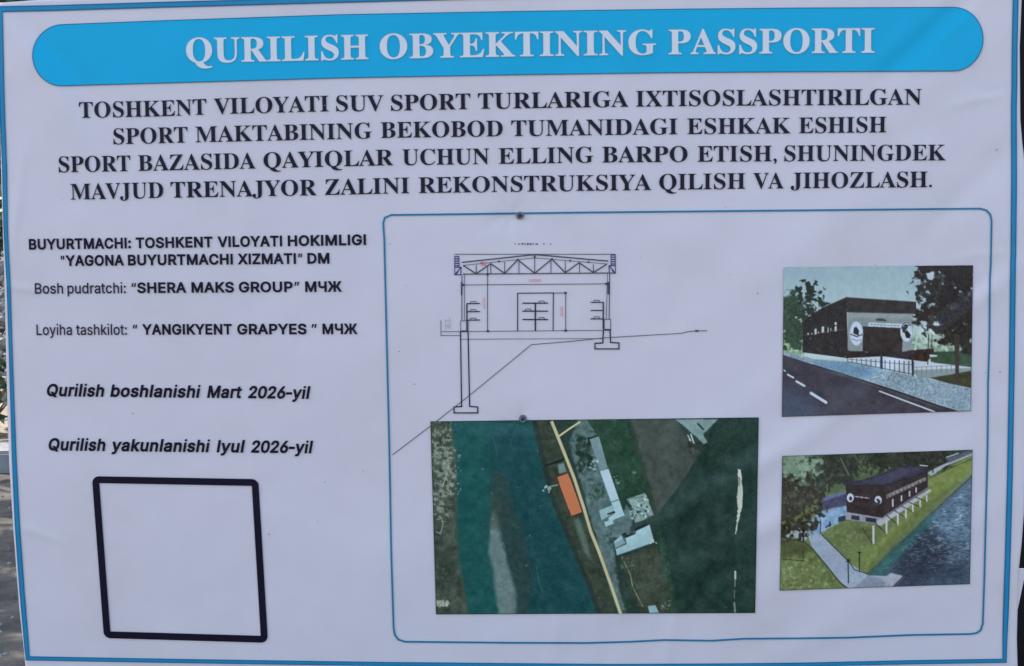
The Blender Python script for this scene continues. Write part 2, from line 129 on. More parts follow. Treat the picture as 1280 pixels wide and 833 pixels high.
 'o': (415, '207,-8 174,-5 144,3 117,16 93,35 72,58 56,85 44,116 37,150 34,187 37,225 44,260 56,291 72,318 93,341 117,360 144,374 174,382 207,384 241,382 271,374 299,360 323,341 343,318 359,291 371,260 379,225 381,187 379,150 371,116 359,85 343,58 323,35 299,16 271,3 241,-5|207,46 231,49 252,55 270,66 285,80 298,97 307,117 314,139 318,163 319,187 318,212 314,236 307,258 298,278 285,296 270,310 252,321 231,328 207,330 184,328 163,321 145,310 130,296 118,278 108,258 102,236 98,212 96,187 98,163 102,139 108,117 118,97 130,80 145,66 163,55 184,49'),
 'p': (424, '53,-143 53,379 112,379 112,319 118,319 137,346 171,373 188,379 207,383 229,384 259,382 287,374 313,361 335,342 354,320 370,293 381,261 388,227 390,189 388,151 381,116 370,84 355,57 336,34 313,16 288,3 260,-6 229,-8 208,-7 189,-3 173,4 138,31 118,59 114,59 114,-143|220,47 242,49 262,55 279,66 294,80 306,97 316,117 323,139 327,163 328,189 327,215 323,239 316,261 307,281 295,298 280,311 262,322 243,328 220,330 198,328 178,322 161,312 147,299 134,282 125,263 118,241 114,216 113,189 114,162 118,138 125,115 135,95 147,78 162,65 179,55 198,49'),
 'r': (259, '53,0 53,379 112,379 112,321 115,321 124,339 137,354 152,367 171,377 191,383 213,385 229,384 243,384 243,322 230,324 207,326 190,324 174,321 159,315 146,306 135,296 126,284 119,269 115,254 114,237 114,0'),
 's': (365, '182,-8 157,-7 133,-3 112,3 93,12 76,24 62,38 50,54 41,73 36,94 94,107 101,87 111,72 124,60 141,52 160,47 181,45 206,47 227,53 244,62 258,74 265,88 268,103 266,115 262,126 254,136 243,144 229,150 212,155 149,170 118,180 92,192 72,208 58,227 50,249 47,274 49,295 55,314 65,332 79,347 95,360 115,370 137,378 161,383 187,384 212,383 234,379 254,372 271,363 286,352 299,339 324,290 268,277 262,291 254,304 243,316 228,325 210,331 187,333 166,331 147,326 131,317 119,305 111,292 109,277 110,264 115,253 124,243 172,223 229,209 261,200 287,187 306,171 320,153 328,131 331,107 329,85 323,65 312,47 298,31 281,18 260,6 236,-2 210,-7'),
 't': (227, '204,379 204,327 6,327 6,379|65,471 126,471 126,98 127,83 130,70 136,61 144,55 156,51 170,50 185,51 202,54 213,2 192,-3 168,-4 138,-1 113,7 92,21 77,41 68,64 65,93'),
 'u': (410, '182,-5 158,-3 135,2 115,11 97,23 82,39 69,59 60,82 54,109 53,139 53,379 114,379 114,144 116,117 124,94 137,75 154,61 175,53 200,50 218,51 234,55 249,62 263,71 274,83 283,97 290,113 295,132 296,153 296,379 357,379 357,0 298,0 298,92 307,92 294,60 277,35 257,17 234,5 209,-3'),
 'y': (389, '47,-139 61,-86 71,-87 104,-89 130,-74 151,-36 163,-1 17,379 84,379 165,155 187,87 206,21 184,21 202,87 224,155 305,379 371,379 204,-58 177,-107 139,-136 91,-145 65,-143'),
 'Ж': (668, '366,509 366,0 302,0 302,509|18,0 183,265 32,509 110,509 241,283 429,283 559,509 636,509 486,264 650,0 576,0 439,226 229,226 91,0'),
 'М': (628, '60,0 60,509 152,509 277,187 287,159 299,123 311,84 322,49 307,49 318,83 330,121 342,158 352,187 476,509 568,509 568,0 504,0 504,291 504,327 505,369 506,413 507,457 513,457 498,409 482,363 467,322 456,291 342,0 286,0 170,291 159,321 145,361 129,408 112,457 119,457 120,416 121,372 122,328 122,291 122,0'),
 'Ч': (487, '223,190 189,192 159,197 132,207 108,220 89,238 73,260 62,286 55,317 53,352 53,509 117,509 117,353 121,319 131,292 149,272 173,258 200,250 231,247 259,249 285,253 311,261 382,299 382,236 310,203 283,196 254,191|362,0 362,509 427,509 427,0'),
 '“': (300, '52,318 104,509 151,509 121,318|175,318 228,509 274,509 244,318'),
 '”': (300, '52,318 82,509 151,509 98,318|175,318 205,509 274,509 222,318'),
}
WHITE_VINYL = (0.83, 0.735, 0.742)
# Arial-like plain stems
SANS['I'] = (186, '61,0 61,509 125,509 125,0')
SANS['l'] = (180, '58,0 58,522 122,522 122,0')

SANS['P'] = (445, '60,0 60,509 235,509 272,506 305,499 332,487 356,471 375,452 390,430 400,404 407,377 409,348 407,318 400,291 390,265 375,243 356,223 332,207 305,195 272,188 235,186 125,186 125,0|125,242 233,242 257,244 279,248 297,256 312,266 324,279 333,294 339,310 343,328 344,348 343,367 339,385 333,402 324,416 312,428 297,439 279,446 257,451 232,452 125,452')
SANS['R'] = (449, '60,0 60,509 236,509 273,506 305,500 333,489 356,473 376,455 390,433 401,408 407,381 409,352 407,323 401,296 390,271 376,250 356,232 333,217 305,206 273,200 236,198 125,198 125,0|125,255 234,255 258,256 280,260 298,267 313,276 325,287 334,300 340,316 344,333 345,352 344,371 340,389 334,405 325,419 313,430 298,440 279,446 258,451 233,452 125,452|353,0 230,229 303,229 428,0')

def parse(g):
    adv, s = g
    return adv, [[tuple(float(v) for v in p.split(',')) for p in c.split()] for c in s.split('|')]

def area(c):
    return 0.5 * sum(c[i - 1][0] * c[i][1] - c[i][0] * c[i - 1][1] for i in range(len(c)))

def inside(p, c):
    x, y = p
    r = False
    for i in range(len(c)):
        (x1, y1), (x2, y2) = c[i - 1], c[i]
        if (y1 > y) != (y2 > y) and x < (x2 - x1) * (y - y1) / (y2 - y1) + x1:
            r = not r
    return r

def embolden(c, d):
    if d == 0:
        return c
    n = len(c)
    out = []
    for i in range(n):
        p0, p1, p2 = c[i - 1], c[i], c[(i + 1) % n]
        a = Vector((p1[0] - p0[0], p1[1] - p0[1])).normalized()
        b = Vector((p2[0] - p1[0], p2[1] - p1[1])).normalized()
        na, nb = Vector((a.y, -a.x)), Vector((b.y, -b.x))
        m = na + nb
        den = max(0.5, 1 + na.dot(nb))
        out.append((p1[0] + m.x * d / den, p1[1] + m.y * d / den))
    return out

def outline_polys(c, d):
    # rectangles along the outer side of every outline edge, with mitred corners
    out = []
    n = len(c)
    E_ = []
    for i in range(n):
        p, q = Vector(c[i]), Vector(c[(i + 1) % n])
        t = q - p
        if t.length < 1e-6:
            continue
        t.normalize()
        nn = Vector((t.y, -t.x)) * d
        E_.append((p, q, nn))
        out.append((tuple(p), tuple(q), tuple(q + nn), tuple(p + nn)))
    for i in range(len(E_)):
        a, b = E_[i - 1], E_[i]
        cr = a[2].x * b[2].y - a[2].y * b[2].x
        if cr > 0 and (a[1] - b[0]).length < 1e-3:
            m = (a[2] + b[2]) / max(0.5, 1 + a[2].dot(b[2]) / d / d)
            p = b[0]
            out.append((tuple(p), tuple(p + a[2]), tuple(p + m), tuple(p + b[2])))
    return out

GCACHE = {}
def glyph(font, ch, d):
    """list of shapes, each shape = [outer, hole, ...]; outer counter-clockwise"""
    k = (id(font), ch, d)
    if k in GCACHE:
        return GCACHE[k]
    adv, cs = parse(font[ch])
    sg = 1 if area(max(cs, key=lambda c: abs(area(c)))) > 0 else -1
    if sg < 0:
        cs = [c[::-1] for c in cs]
    outs = [c for c in cs if area(c) > 0]
    holes = [c for c in cs if area(c) <= 0]
    shapes = []
    for o in outs:
        shapes.append([embolden(o, d)] + [embolden(h, d) for h in holes if inside(h[0], o)])
    if font is SANS and ch == 'i' and not d:
        shapes = [[[(x, y + (24 if min(q[1] for q in c) > 400 else 0)) for x, y in c] for c in s] for s in shapes]
    GCACHE[k] = (adv, shapes)
    return GCACHE[k]

# ------------------------------------------------------------------ the banner's wavy surface
def vnoise(x, y, seed=0):
    x = np.asarray(x, float); y = np.asarray(y, float)
    def hsh(i, j):
        h = np.sin(i * 127.1 + j * 311.7 + seed * 74.7) * 43758.5453
        return h - np.floor(h)
    xi, yi = np.floor(x), np.floor(y)
    fx, fy = x - xi, y - yi
    fx = fx * fx * (3 - 2 * fx); fy = fy * fy * (3 - 2 * fy)
    return (hsh(xi, yi) * (1 - fx) * (1 - fy) + hsh(xi + 1, yi) * fx * (1 - fy)
            + hsh(xi, yi + 1) * (1 - fx) * fy + hsh(xi + 1, yi + 1) * fx * fy)

def fbm(x, y, seed=0, octv=4):
    s = 0; a = 0.5; t = 0
    for k in range(octv):
        s = s + a * vnoise(x, y, seed + k * 13); t += a
        x = x * 2.03; y = y * 2.03; a *= 0.5
    return s / t

# folds in the vinyl: centre (banner units), direction in degrees (up to the right), half length, width, height in mm
FOLDS = [
    (1170, 60, 41, 80, 11, -1.5), (1190, 66, 43, 70, 8, 1.0), (1150, 52, 41, 80, 13, 0.9),
    (1130, 150, 38, 160, 26, 2.2), (1180, 420, 38, 130, 12, 2.4), (1160, 415, 38, 110, 9, -1.5),
    (1115, 470, 36, 120, 16, 2.0), (890, 618, 30, 150, 15, 3.6), (905, 690, 29, 150, 17, 3.8),
    (860, 560, 33, 170, 24, 1.8), (1090, 640, 35, 200, 26, 2.2), (1150, 700, 33, 140, 18, 1.8),
    (1060, 780, 25, 140, 18, 1.5), (1030, 300, 36, 200, 34, 2.5), (1215, 250, 44, 90, 16, -1.6),
    (60, 90, -55, 90, 12, 2.4), (85, 75, -47, 80, 10, -1.6), (100, 170, -60, 120, 20, 2.0), (45, 130, -66, 90, 10, 1.6),
    (1240, 136, 12, 46, 6.0, 1.1), (1262, 130, 4, 24, 5.5, -1.0), (1240, 322, 10, 40, 6, 0.8), (1262, 316, 6, 22, 5.5, -0.7),
    (20, 352, -8, 22, 5, 1.4), (34, 662, -20, 28, 5, 1.4), (20, 250, 80, 70, 6, 1.3),
    (700, 800, 80, 60, 9, 1.0), (770, 796, 84, 55, 10, -1.0), (850, 790, 80, 60, 9, 0.9),
    (650, 274, 20, 50, 9, -1.2), (653, 524, -10, 60, 9, -1.2), (420, 680, -20, 220, 40, 2.2), (300, 400, -30, 260, 50, 2.0),
]
SCREWS = [(650, 269.5), (653.5, 523.5)]

def relief(X, Z):
    u = 640 + np.asarray(X) * 420.0
    v = 416 - (np.asarray(Z) - BZ) * 405.0
    h = 0.006 * np.sin(u / 205.0 + v / 300.0 + 0.6) + 0.005 * np.sin(v / 170.0 - u / 420.0)
    h = h + 0.010 * (fbm(u / 150.0, v / 150.0, 3, 3) - 0.5)
    h = h + 0.0016 * (fbm(u / 34.0, v / 34.0, 9, 2) - 0.5)
    for (cu, cv, ang, ln, w, amp) in FOLDS:
        c, s = math.cos(R(ang)), math.sin(R(ang))
        a = (u - cu) * c - (v - cv) * s
        q = (u - cu) * s + (v - cv) * c
        h = h + amp * (0.0022 if cu > 800 or cv < 240 else 0.0017) * np.exp(-(q / w) ** 2) * np.exp(-(a / ln) ** 4)
    for (cu, cv) in SCREWS:
        d2 = (u - cu) ** 2 + (v - cv) ** 2
        th = np.arctan2(v - cv, u - cu)
        h = h - 0.0045 * np.exp(-d2 / 420.0) + 0.0016 * np.cos(5 * th + 1) * np.exp(-d2 / 900.0) * (1 - np.exp(-d2 / 60.0))
    return h

def P(px, py, lift=0.0):
    """point of the banner's surface seen at photo position (px, py)"""
    px = np.atleast_1d(np.asarray(px, float)); py = np.atleast_1d(np.asarray(py, float))
    d = np.stack([(px - 640) / FOC, np.ones_like(px), -(py - 416.5) / FOC], -1) @ RMN.T
    lift = np.asarray(lift, float); lift = lift + np.where(lift > 0, 0.0018, 0.0)
    t = (0 - CAM[1]) / d[:, 1]
    for k in range(4):
        X = CAM[0] + d[:, 0] * t; Z = CAM[2] + d[:, 2] * t
        t = (-relief(X, Z) - lift - CAM[1]) / d[:, 1]
    return CAM[None, :] + d * t[:, None]

# ------------------------------------------------------------------ materials
WHITE_SRGB = (174, 181, 206)
def lin(c):
    c = np.asarray(c, float) / 255.0
    return np.where(c <= 0.04045, c / 12.92, ((c + 0.055) / 1.055) ** 2.4)
def ink(c):
    """reflectance of a printed ink relative to the white vinyl beside it"""
    return np.clip(np.array(WHITE_VINYL) * lin(c) / lin(WHITE_SRGB) * 1.02 - SPEC_LIFT, 0.002, 0.85)
SPEC_LIFT = 0.008

def vinyl_mat(name, rgb=None, attr=None, rough=0.33, stains=False, var=0.05):
    m = bpy.data.materials.new(name)
    m.use_nodes = True
    nt = m.node_tree; N = nt.nodes; L = nt.links
    b = N['Principled BSDF']
    b.inputs['Roughness'].default_value = rough
    b.inputs['Specular IOR Level'].default_value = 0.24
    tc = N.new('ShaderNodeTexCoord')
    if attr:
        src = N.new('ShaderNodeAttribute'); src.attribute_name = attr
        col = src.outputs['Color']
    else:
        src = N.new('ShaderNodeRGB'); src.outputs[0].default_value = (*rgb, 1)
        col = src.outputs[0]
    no = N.new('ShaderNodeTexNoise'); no.inputs['Scale'].default_value = 14; no.inputs['Detail'].default_value = 5
    L.new(tc.outputs['Object'], no.inputs['Vector'])
    mr = N.new('ShaderNodeMapRange')
    mr.inputs['To Min'].default_value = 1 - var; mr.inputs['To Max'].default_value = 1 + var
    L.new(no.outputs['Fac'], mr.inputs['Value'])
    mx = N.new('ShaderNodeMix'); mx.data_type = 'RGBA'; mx.blend_type = 'MULTIPLY'; mx.inputs['Factor'].default_value = 1
    L.new(col, mx.inputs['A']); L.new(mr.outputs[0], mx.inputs['B'])
    col = mx.outputs['Result']
    # fine thread pattern of the coated mesh (vertical and horizontal threads)
    wv = N.new('ShaderNodeTexWave'); wv.bands_direction = 'X'; wv.inputs['Scale'].default_value = 42; wv.inputs['Distortion'].default_value = 1.5
    wv.inputs['Detail'].default_value = 2
    L.new(tc.outputs['Object'], wv.inputs['Vector'])
    wh = N.new('ShaderNodeTexWave'); wh.bands_direction = 'Z'; wh.inputs['Scale'].default_value = 42; wh.inputs['Distortion'].default_value = 1.5
    L.new(tc.outputs['Object'], wh.inputs['Vector'])
    ad = N.new('ShaderNodeMath'); ad.operation = 'ADD'
    L.new(wv.outputs['Fac'], ad.inputs[0]); L.new(wh.outputs['Fac'], ad.inputs[1])
    wr = N.new('ShaderNodeMapRange'); wr.inputs['From Max'].default_value = 2
    wr.inputs['To Min'].default_value = 0.987; wr.inputs['To Max'].default_value = 1.013
    L.new(ad.outputs[0], wr.inputs['Value'])
    m2 = N.new('ShaderNodeMix'); m2.data_type = 'RGBA'; m2.blend_type = 'MULTIPLY'; m2.inputs['Factor'].default_value = 1
    L.new(col, m2.inputs['A']); L.new(wr.outputs[0], m2.inputs['B'])
    col = m2.outputs['Result']
    if stains:
        n2 = N.new('ShaderNodeTexNoise'); n2.inputs['Scale'].default_value = 2.1; n2.inputs['Detail'].default_value = 6; n2.inputs['Roughness'].default_value = 0.62
        L.new(tc.outputs['Object'], n2.inputs['Vector'])
        r2 = N.new('ShaderNodeMapRange'); r2.inputs['From Min'].default_value = 0.5; r2.inputs['From Max'].default_value = 0.78
        r2.inputs['To Min'].default_value = 0; r2.inputs['To Max'].default_value = 0.45
        L.new(n2.outputs['Fac'], r2.inputs['Value'])
        m3 = N.new('ShaderNodeMix'); m3.data_type = 'RGBA'; m3.blend_type = 'MULTIPLY'
        m3.inputs['B'].default_value = (0.90, 0.85, 0.80, 1)
        L.new(r2.outputs[0], m3.inputs['Factor']); L.new(col, m3.inputs['A'])
        col = m3.outputs['Result']
    L.new(col, b.inputs['Base Color'])
    nr = N.new('ShaderNodeTexNoise'); nr.inputs['Scale'].default_value = 5; nr.inputs['Detail'].default_value = 4
    L.new(tc.outputs['Object'], nr.inputs['Vector'])
    rr = N.new('ShaderNodeMapRange'); rr.inputs['To Min'].default_value = rough - 0.07; rr.inputs['To Max'].default_value = rough + 0.07
    L.new(nr.outputs['Fac'], rr.inputs['Value']); L.new(rr.outputs[0], b.inputs['Roughness'])
    bp = N.new('ShaderNodeBump'); bp.inputs['Strength'].default_value = 0.12; bp.inputs['Distance'].default_value = 0.004
    L.new(no.outputs['Fac'], bp.inputs['Height']); L.new(bp.outputs[0], b.inputs['Normal'])
    return m

def plain_mat(name, rgb, rough=0.8, metal=0.0, rgb2=None, scale=6.0, bump=0.3, detail=8, lo=0.35, hi=0.65):
    m = bpy.data.materials.new(name)
    m.use_nodes = True
    nt = m.node_tree; N = nt.nodes; L = nt.links
    b = N['Principled BSDF']
    b.inputs['Roughness'].default_value = rough; b.inputs['Metallic'].default_value = metal
    tc = N.new('ShaderNodeTexCoord')
    no = N.new('ShaderNodeTexNoise'); no.inputs['Scale'].default_value = scale; no.inputs['Detail'].default_value = detail
    no.inputs['Roughness'].default_value = 0.65
    L.new(tc.outputs['Object'], no.inputs['Vector'])
    cr = N.new('ShaderNodeValToRGB')
    cr.color_ramp.elements[0].position = lo; cr.color_ramp.elements[1].position = hi
    cr.color_ramp.elements[0].color = (*rgb, 1)
    cr.color_ramp.elements[1].color = (*(rgb2 or tuple(min(1, c * 1.25) for c in rgb)), 1)
    L.new(no.outputs['Fac'], cr.inputs['Fac']); L.new(cr.outputs['Color'], b.inputs['Base Color'])
    bp = N.new('ShaderNodeBump'); bp.inputs['Strength'].default_value = bump; bp.inputs['Distance'].default_value = 0.02
    L.new(no.outputs['Fac'], bp.inputs['Height']); L.new(bp.outputs[0], b.inputs['Normal'])
    return m

MATS = {}
def I(c, rough=0.33):
    """material for one printed ink colour"""
    c = tuple(c)
    if c not in MATS:
        MATS[c] = vinyl_mat('printed_ink', tuple(float(v) for v in ink(c)), rough=rough, var=0.04)
    return MATS[c]
M_PIC = vinyl_mat('printed_picture', attr='print', var=0.04)
M_VINYL = vinyl_mat('white_vinyl', WHITE_VINYL, stains=True, var=0.025)

# ------------------------------------------------------------------ object helpers
def link(name, me, mats, parent=None, label=None):
    o = bpy.data.objects.new(name, me)
    scene.collection.objects.link(o)
    for m in (mats if isinstance(mats, (list, tuple)) else [mats]):
        me.materials.append(m)
    if parent:
        o.parent = parent
    if label:
        o['label'] = label
    return o

def tag(o, label, cat, group=None):
    o['label'] = label; o['category'] = cat
    if group:
        o['group'] = group
    return o

def thing(name, label, cat, loc=(0, 0, 0), group=None):
    o = bpy.data.objects.new(name, None)
    scene.collection.objects.link(o)
    o.empty_display_size = 0.2
    o.location = loc
    return tag(o, label, cat, group)

BASE = Vector((0, 0, BZ - 1.05))
def mesh(name, verts, faces, mats, parent=None, label=None, smooth=True, mi=None, base=None):
    base = BASE if base is None else base
    me = bpy.data.meshes.new(name)
    verts = np.asarray(verts, float) - np.array(base)
    me.from_pydata([tuple(v) for v in verts], [], [tuple(int(i) for i in f) for f in faces])
    if mi is not None:
        o = link(name, me, mats, parent, label)
        me.polygons.foreach_set('material_index', mi)
    else:
        o = link(name, me, mats, parent, label)
    if smooth:
        me.polygons.foreach_set('use_smooth', [True] * len(me.polygons))
    me.update()
    return o

def fill(shapes):
    """shapes in photo units -> (verts2d, tris, layer per vert) using Blender's own curve filler"""
    V, F, LY = [], [], []
    for li, sh in shapes:
        if isinstance(sh, tuple):
            n0 = len(V)
            V += [tuple(q) for q in sh]; LY += [li] * len(sh)
            F.append(list(range(n0, n0 + len(sh))))
            continue
        cu = bpy.data.curves.new('fill', 'CURVE'); cu.dimensions = '2D'; cu.fill_mode = 'BOTH'
        for c in sh:
            s = cu.splines.new('POLY'); s.points.add(len(c) - 1)
            for p, q in zip(s.points, c):
                p.co = (q[0], q[1], 0, 1)
            s.use_cyclic_u = True
        ob = bpy.data.objects.new('fill', cu)
        me = bpy.data.meshes.new_from_object(ob)
        n0 = len(V)
        V += [(v.co.x, v.co.y) for v in me.vertices]; LY += [li] * len(me.vertices)
        for p in me.polygons:
            F.append([n0 + i for i in p.vertices])
        bpy.data.objects.remove(ob); bpy.data.curves.remove(cu); bpy.data.meshes.remove(me)
    return V, F, LY

def flip(verts, faces):
    """make the faces look towards the camera (-Y)"""
    out = []
    for f in faces:
        a, b, c = verts[f[0]], verts[f[1]], verts[f[2]]
        n = np.cross(np.subtract(b, a), np.subtract(c, a))
        out.append(list(f) if n[1] < 0 else list(f)[::-1])
    return out

def flat(name, shapes2d, mat, parent, lift, label=None, gap=0.0003):
    V, F, LY = fill(shapes2d)
    V = np.array(V)
    W = P(V[:, 0], V[:, 1], lift + gap * np.array(LY))
    return mesh(name, W, flip(W, F), mat, parent, label, smooth=False)

def interp(x, pts):
    return np.interp(x, [p[0] for p in pts], [p[1] for p in pts])

def tilt(x):
    return 0.036 - 0.0505 * x / 1262.0

def ch_dot(sh):
    return len(sh) == 2 and min(q[1] for c in sh[1] + sh[0] for q in c) > -1

def letter_shapes(font, words, base, cap, bold=0, slant=0.0, capu=None, rim=0.0):
    """words: (text, x0, x1); base: baseline polyline; cap: capital height, all in photo units"""
    capu = capu or (678 if font is SERIF else 509)
    out = []
    sy = cap / (capu + 2 * bold)
    for text, x0, x1 in words:
        pen = 0; items = []
        for ch in text:
            if ch == ' ':
                pen += 0.28 * capu; continue
            stroke = bold if font is SANS else 0
            adv, sh = glyph(font, ch, 0 if stroke else bold)
            if font is SANS and ch.isdigit(): adv -= 38
            if font is SANS and ch == '-': pen -= 90; adv -= 70
            items.append((pen, sh, ch)); pen += adv + (1.0 if stroke else 1.8) * bold
        xs = [pen0 + p[0] + slant * p[1] for pen0, sh, ch in items for s in sh for c in s for p in c]
        mn, mxx = min(xs) - stroke, max(xs) + stroke
        sx = (x1 - x0) / (mxx - mn)
        for pen0, sh, ch in items:
            extra = []
            if rim:
                sh = [q for q in sh]
                extra = [e for s in sh for c in s for e in outline_polys(c, rim)]
                sh = []
            if stroke:
                for s in sh:
                    for c in s:
                        extra += outline_polys(c, stroke * (0.25 if ch in '“”"' else 0.5 if min(q[1] for q in c) > 420 and ch_dot(sh) else 1))
            for li, s in list(enumerate(sh)) + [(3, e) for e in extra]:
                o = []
                for c in (s if isinstance(s, list) else [s]):
                    cc = []
                    for (gx, gy) in c:
                        x = x0 + (pen0 + gx + slant * gy - mn) * sx
                        up = (gy + bold) * sy
                        yb = float(interp(x, base))
                        cc.append((x - tilt(x) * up, yb - up))
                    o.append(cc)
                out.append((li, o if isinstance(s, list) else o[0] and tuple(o[0])))
    return out

def resample(pts, step=5.0, closed=False):
    pts = [tuple(p) for p in pts]
    if closed:
        pts = pts + [pts[0]]
    out = []
    for a, b in zip(pts[:-1], pts[1:]):
        n = max(1, int(math.hypot(b[0] - a[0], b[1] - a[1]) / step))
        for k in range(n):
            t = k / n
            out.append((a[0] + (b[0] - a[0]) * t, a[1] + (b[1] - a[1]) * t))
    if not closed:
        out.append(pts[-1])
    return out

def strips(name, lines, mat, parent, lift, label=None, step=3.0):
    """lines: (points, width, closed[, lanes]); lanes split the width: [(from, to, material index)]"""
    V, F, MI = [], [], []
    for ln in lines:
        pts, w, closed = ln[:3]
        lanes = ln[3] if len(ln) > 3 else [(-0.5, 0.5, 0)]
        p = resample(pts, step, closed)
        n = len(p)
        for (l0, l1, mi) in lanes:
            n0 = len(V)
            for i in range(n):
                a = p[i - 1] if (closed or i > 0) else p[i]
                b = p[(i + 1) % n] if (closed or i < n - 1) else p[i]
                ta = Vector((p[i][0] - a[0], p[i][1] - a[1])); tb = Vector((b[0] - p[i][0], b[1] - p[i][1]))
                if ta.length < 1e-9: ta = tb
                if tb.length < 1e-9: tb = ta
                ta.normalize(); tb.normalize()
                na = Vector((-ta.y, ta.x)); nb = Vector((-tb.y, tb.x))
                m = (na + nb) / max(0.4, 1 + na.dot(nb))
                ww = w(p[i]) if callable(w) else w
                V.append((p[i][0] + m.x * ww * l0, p[i][1] + m.y * ww * l0))
                V.append((p[i][0] + m.x * ww * l1, p[i][1] + m.y * ww * l1))
            for i in range(n if closed else n - 1):
                j = (i + 1) % n
                F.append((n0 + 2 * i, n0 + 2 * j, n0 + 2 * j + 1, n0 + 2 * i + 1)); MI.append(mi)
    V = np.array(V)
    W = P(V[:, 0], V[:, 1], lift)
    return mesh(name, W, flip(W, F), mat, parent, label, smooth=True, mi=MI)

def grid_faces(nu, nv):
    i, j = np.meshgrid(np.arange(nu - 1), np.arange(nv - 1), indexing='ij')
    a = (i * nv + j).ravel()
    return np.stack([a, a + 1, a + nv + 1, a + nv], 1)

def rounded(x0, y0, x1, y1, r, quad=None, n=6):
    pts = []
    for cx, cy, a0 in ((x1 - r, y0 + r, -90), (x1 - r, y1 - r, 0), (x0 + r, y1 - r, 90), (x0 + r, y0 + r, 180)):
        for k in range(n + 1):
            a = R(a0 + 90 * k / n)
            pts.append((cx + r * math.cos(a), cy + r * math.sin(a)))
    return pts

def bil(q, s, t):
    """bilinear point of quad TL, TR, BR, BL"""
    (ax, ay), (bx, by), (cx, cy), (dx, dy) = q
    x = (ax * (1 - s) + bx * s) * (1 - t) + (dx * (1 - s) + cx * s) * t
    y = (ay * (1 - s) + by * s) * (1 - t) + (dy * (1 - s) + cy * s) * t
    return x, y

# ------------------------------------------------------------------ banner: sheet, frame, title
banner = thing('banner', 'large white vinyl construction notice banner with blue border, printed text, drawing and pictures', 'banner', BASE)

LEFT = [(-40, -4), (0, 0), (150, 0), (220, 1.5), (290, 3.5), (350, 5.5), (440, 7.5), (520, 9.5), (580, 11.5), (660, 16.5), (760, 24), (823, 31), (870, 34)]
RIGHT = [(-60, 1279), (0, 1277), (60, 1274.6), (150, 1275.4), (180, 1278), (205, 1281), (260, 1283), (560, 1283), (640, 1280), (680, 1277), (712, 1273.5), (765, 1271.8), (800, 1271), (833, 1272), (880, 1272)]
def ytop(x):
    return 3.6 - 0.075 * x + 0.00016 * x * x * 0.25 if x < 60 else 3.6 - 4.5 + 0.144 * 1 - 0.026 * (x - 60)
def ybot(x):
    return 850 + 10 * math.sin(math.pi * x / 1280)
nu, nv = 430, 280
uu, vv = [], []
for i in range(nu):
    s = i / (nu - 1)
    xm = 1280 * s
    y0, y1 = ytop(xm), ybot(xm)
    for j in range(nv):
        y = y0 + (y1 - y0) * j / (nv - 1)
        xl = float(interp(y, LEFT)); xr = float(interp(y, RIGHT))
        uu.append(xl + (xr - xl) * s); vv.append(y)
W = P(uu, vv, 0)
sheet = mesh('vinyl_sheet', W, flip(W, grid_faces(nu, nv)), M_VINYL, banner)
so = sheet.modifiers.new('thickness', 'SOLIDIFY'); so.thickness = 0.0012; so.offset = -1

DARKBLUE = (28, 98, 150)
BLUE = (38, 140, 196)
# blue border: centre line of the band, traced clockwise
top_l = [(0.5, 11.6), (60, 10.4), (200, 6.2), (430, 0.0), (640, -5.5), (860, -10.2), (1100, -14.2), (1270, -15.5)]
right_l = [(1269.6, 0), (1268.4, 60), (1268.0, 110), (1267.4, 133), (1267.4, 140), (1267.6, 230), (1266.8, 318), (1266.4, 326), (1265, 450), (1262.4, 600), (1259.6, 700), (1256.2, 800), (1255.8, 826.2)]
bot_l = [(1130, 828.2), (1000, 831.2), (900, 832.2), (760, 832.8), (640, 831.8), (480, 830.3), (320, 828.0), (180, 825.8), (34.5, 823.2)]
left_l = [(27.5, 740), (21.5, 655), (17.6, 570), (14.6, 480), (12.4, 410), (10.6, 355), (8.2, 312), (7, 285), (5.6, 210), (3.2, 150), (1.6, 90)]
def bw(p):
    if p[1] > 770 and p[0] > 1200: return 7.2 - 2.0 * min(1, (p[1] - 770) / 55)
    if p[1] > 815: return 5.2
    if p[0] > 1200: return 7.2
    if p[1] < 13: return 7.4
    return 5.6 + 0.9 * math.sin(p[1] / 90.0)
strips('border_frame', [(top_l + right_l + bot_l + left_l, bw, True, [(-0.5, -0.3, 1), (-0.3, 0.3, 0), (0.3, 0.5, 1)])],
       [I((32, 116, 168)), I((24, 88, 136))], banner, 0.0010)

# title band (a long pill)
ptop = [(40, 31.9), (77, 31), (200, 26.2), (425, 18.6), (640, 14.6), (855, 11.6), (1000, 10.2), (1195, 9.4), (1230, 9.3)]
pbot = [(40, 107.6), (70, 107.5), (200, 104), (430, 97.4), (640, 93.6), (855, 90.7), (1000, 89.8), (1195, 88.8), (1230, 88.6)]
XL, XR, EW = 40.8, 1228.8, 37.0
def pill(x, s):
    a, b = float(interp(x, ptop)), float(interp(x, pbot))
    m, hh = (a + b) / 2, (b - a) / 2
    k = 1.0
    if x < XL + EW: k = math.sqrt(max(0, 1 - ((XL + EW - x) / EW) ** 2))
    if x > XR - EW: k = math.sqrt(max(0, 1 - ((x - XR + EW) / EW) ** 2))
    return m + s * hh * k
xs = [XL + EW * (1 - math.cos(math.pi / 2 * k / 16)) for k in range(16)] + list(np.linspace(XL + EW, XR - EW, 260)) + [XR - EW + EW * math.sin(math.pi / 2 * k / 16) for k in range(1, 17)]
nr = 16
pu, pv = [], []
for x in xs:
    for j in range(nr):
        pu.append(x); pv.append(pill(x, -1 + 2 * j / (nr - 1)))
W = P(pu, pv, 0.0010)
band = mesh('title_band', W, flip(W, grid_faces(len(xs), nr)), I((8, 148, 206)), banner, 'bright blue rounded title band')
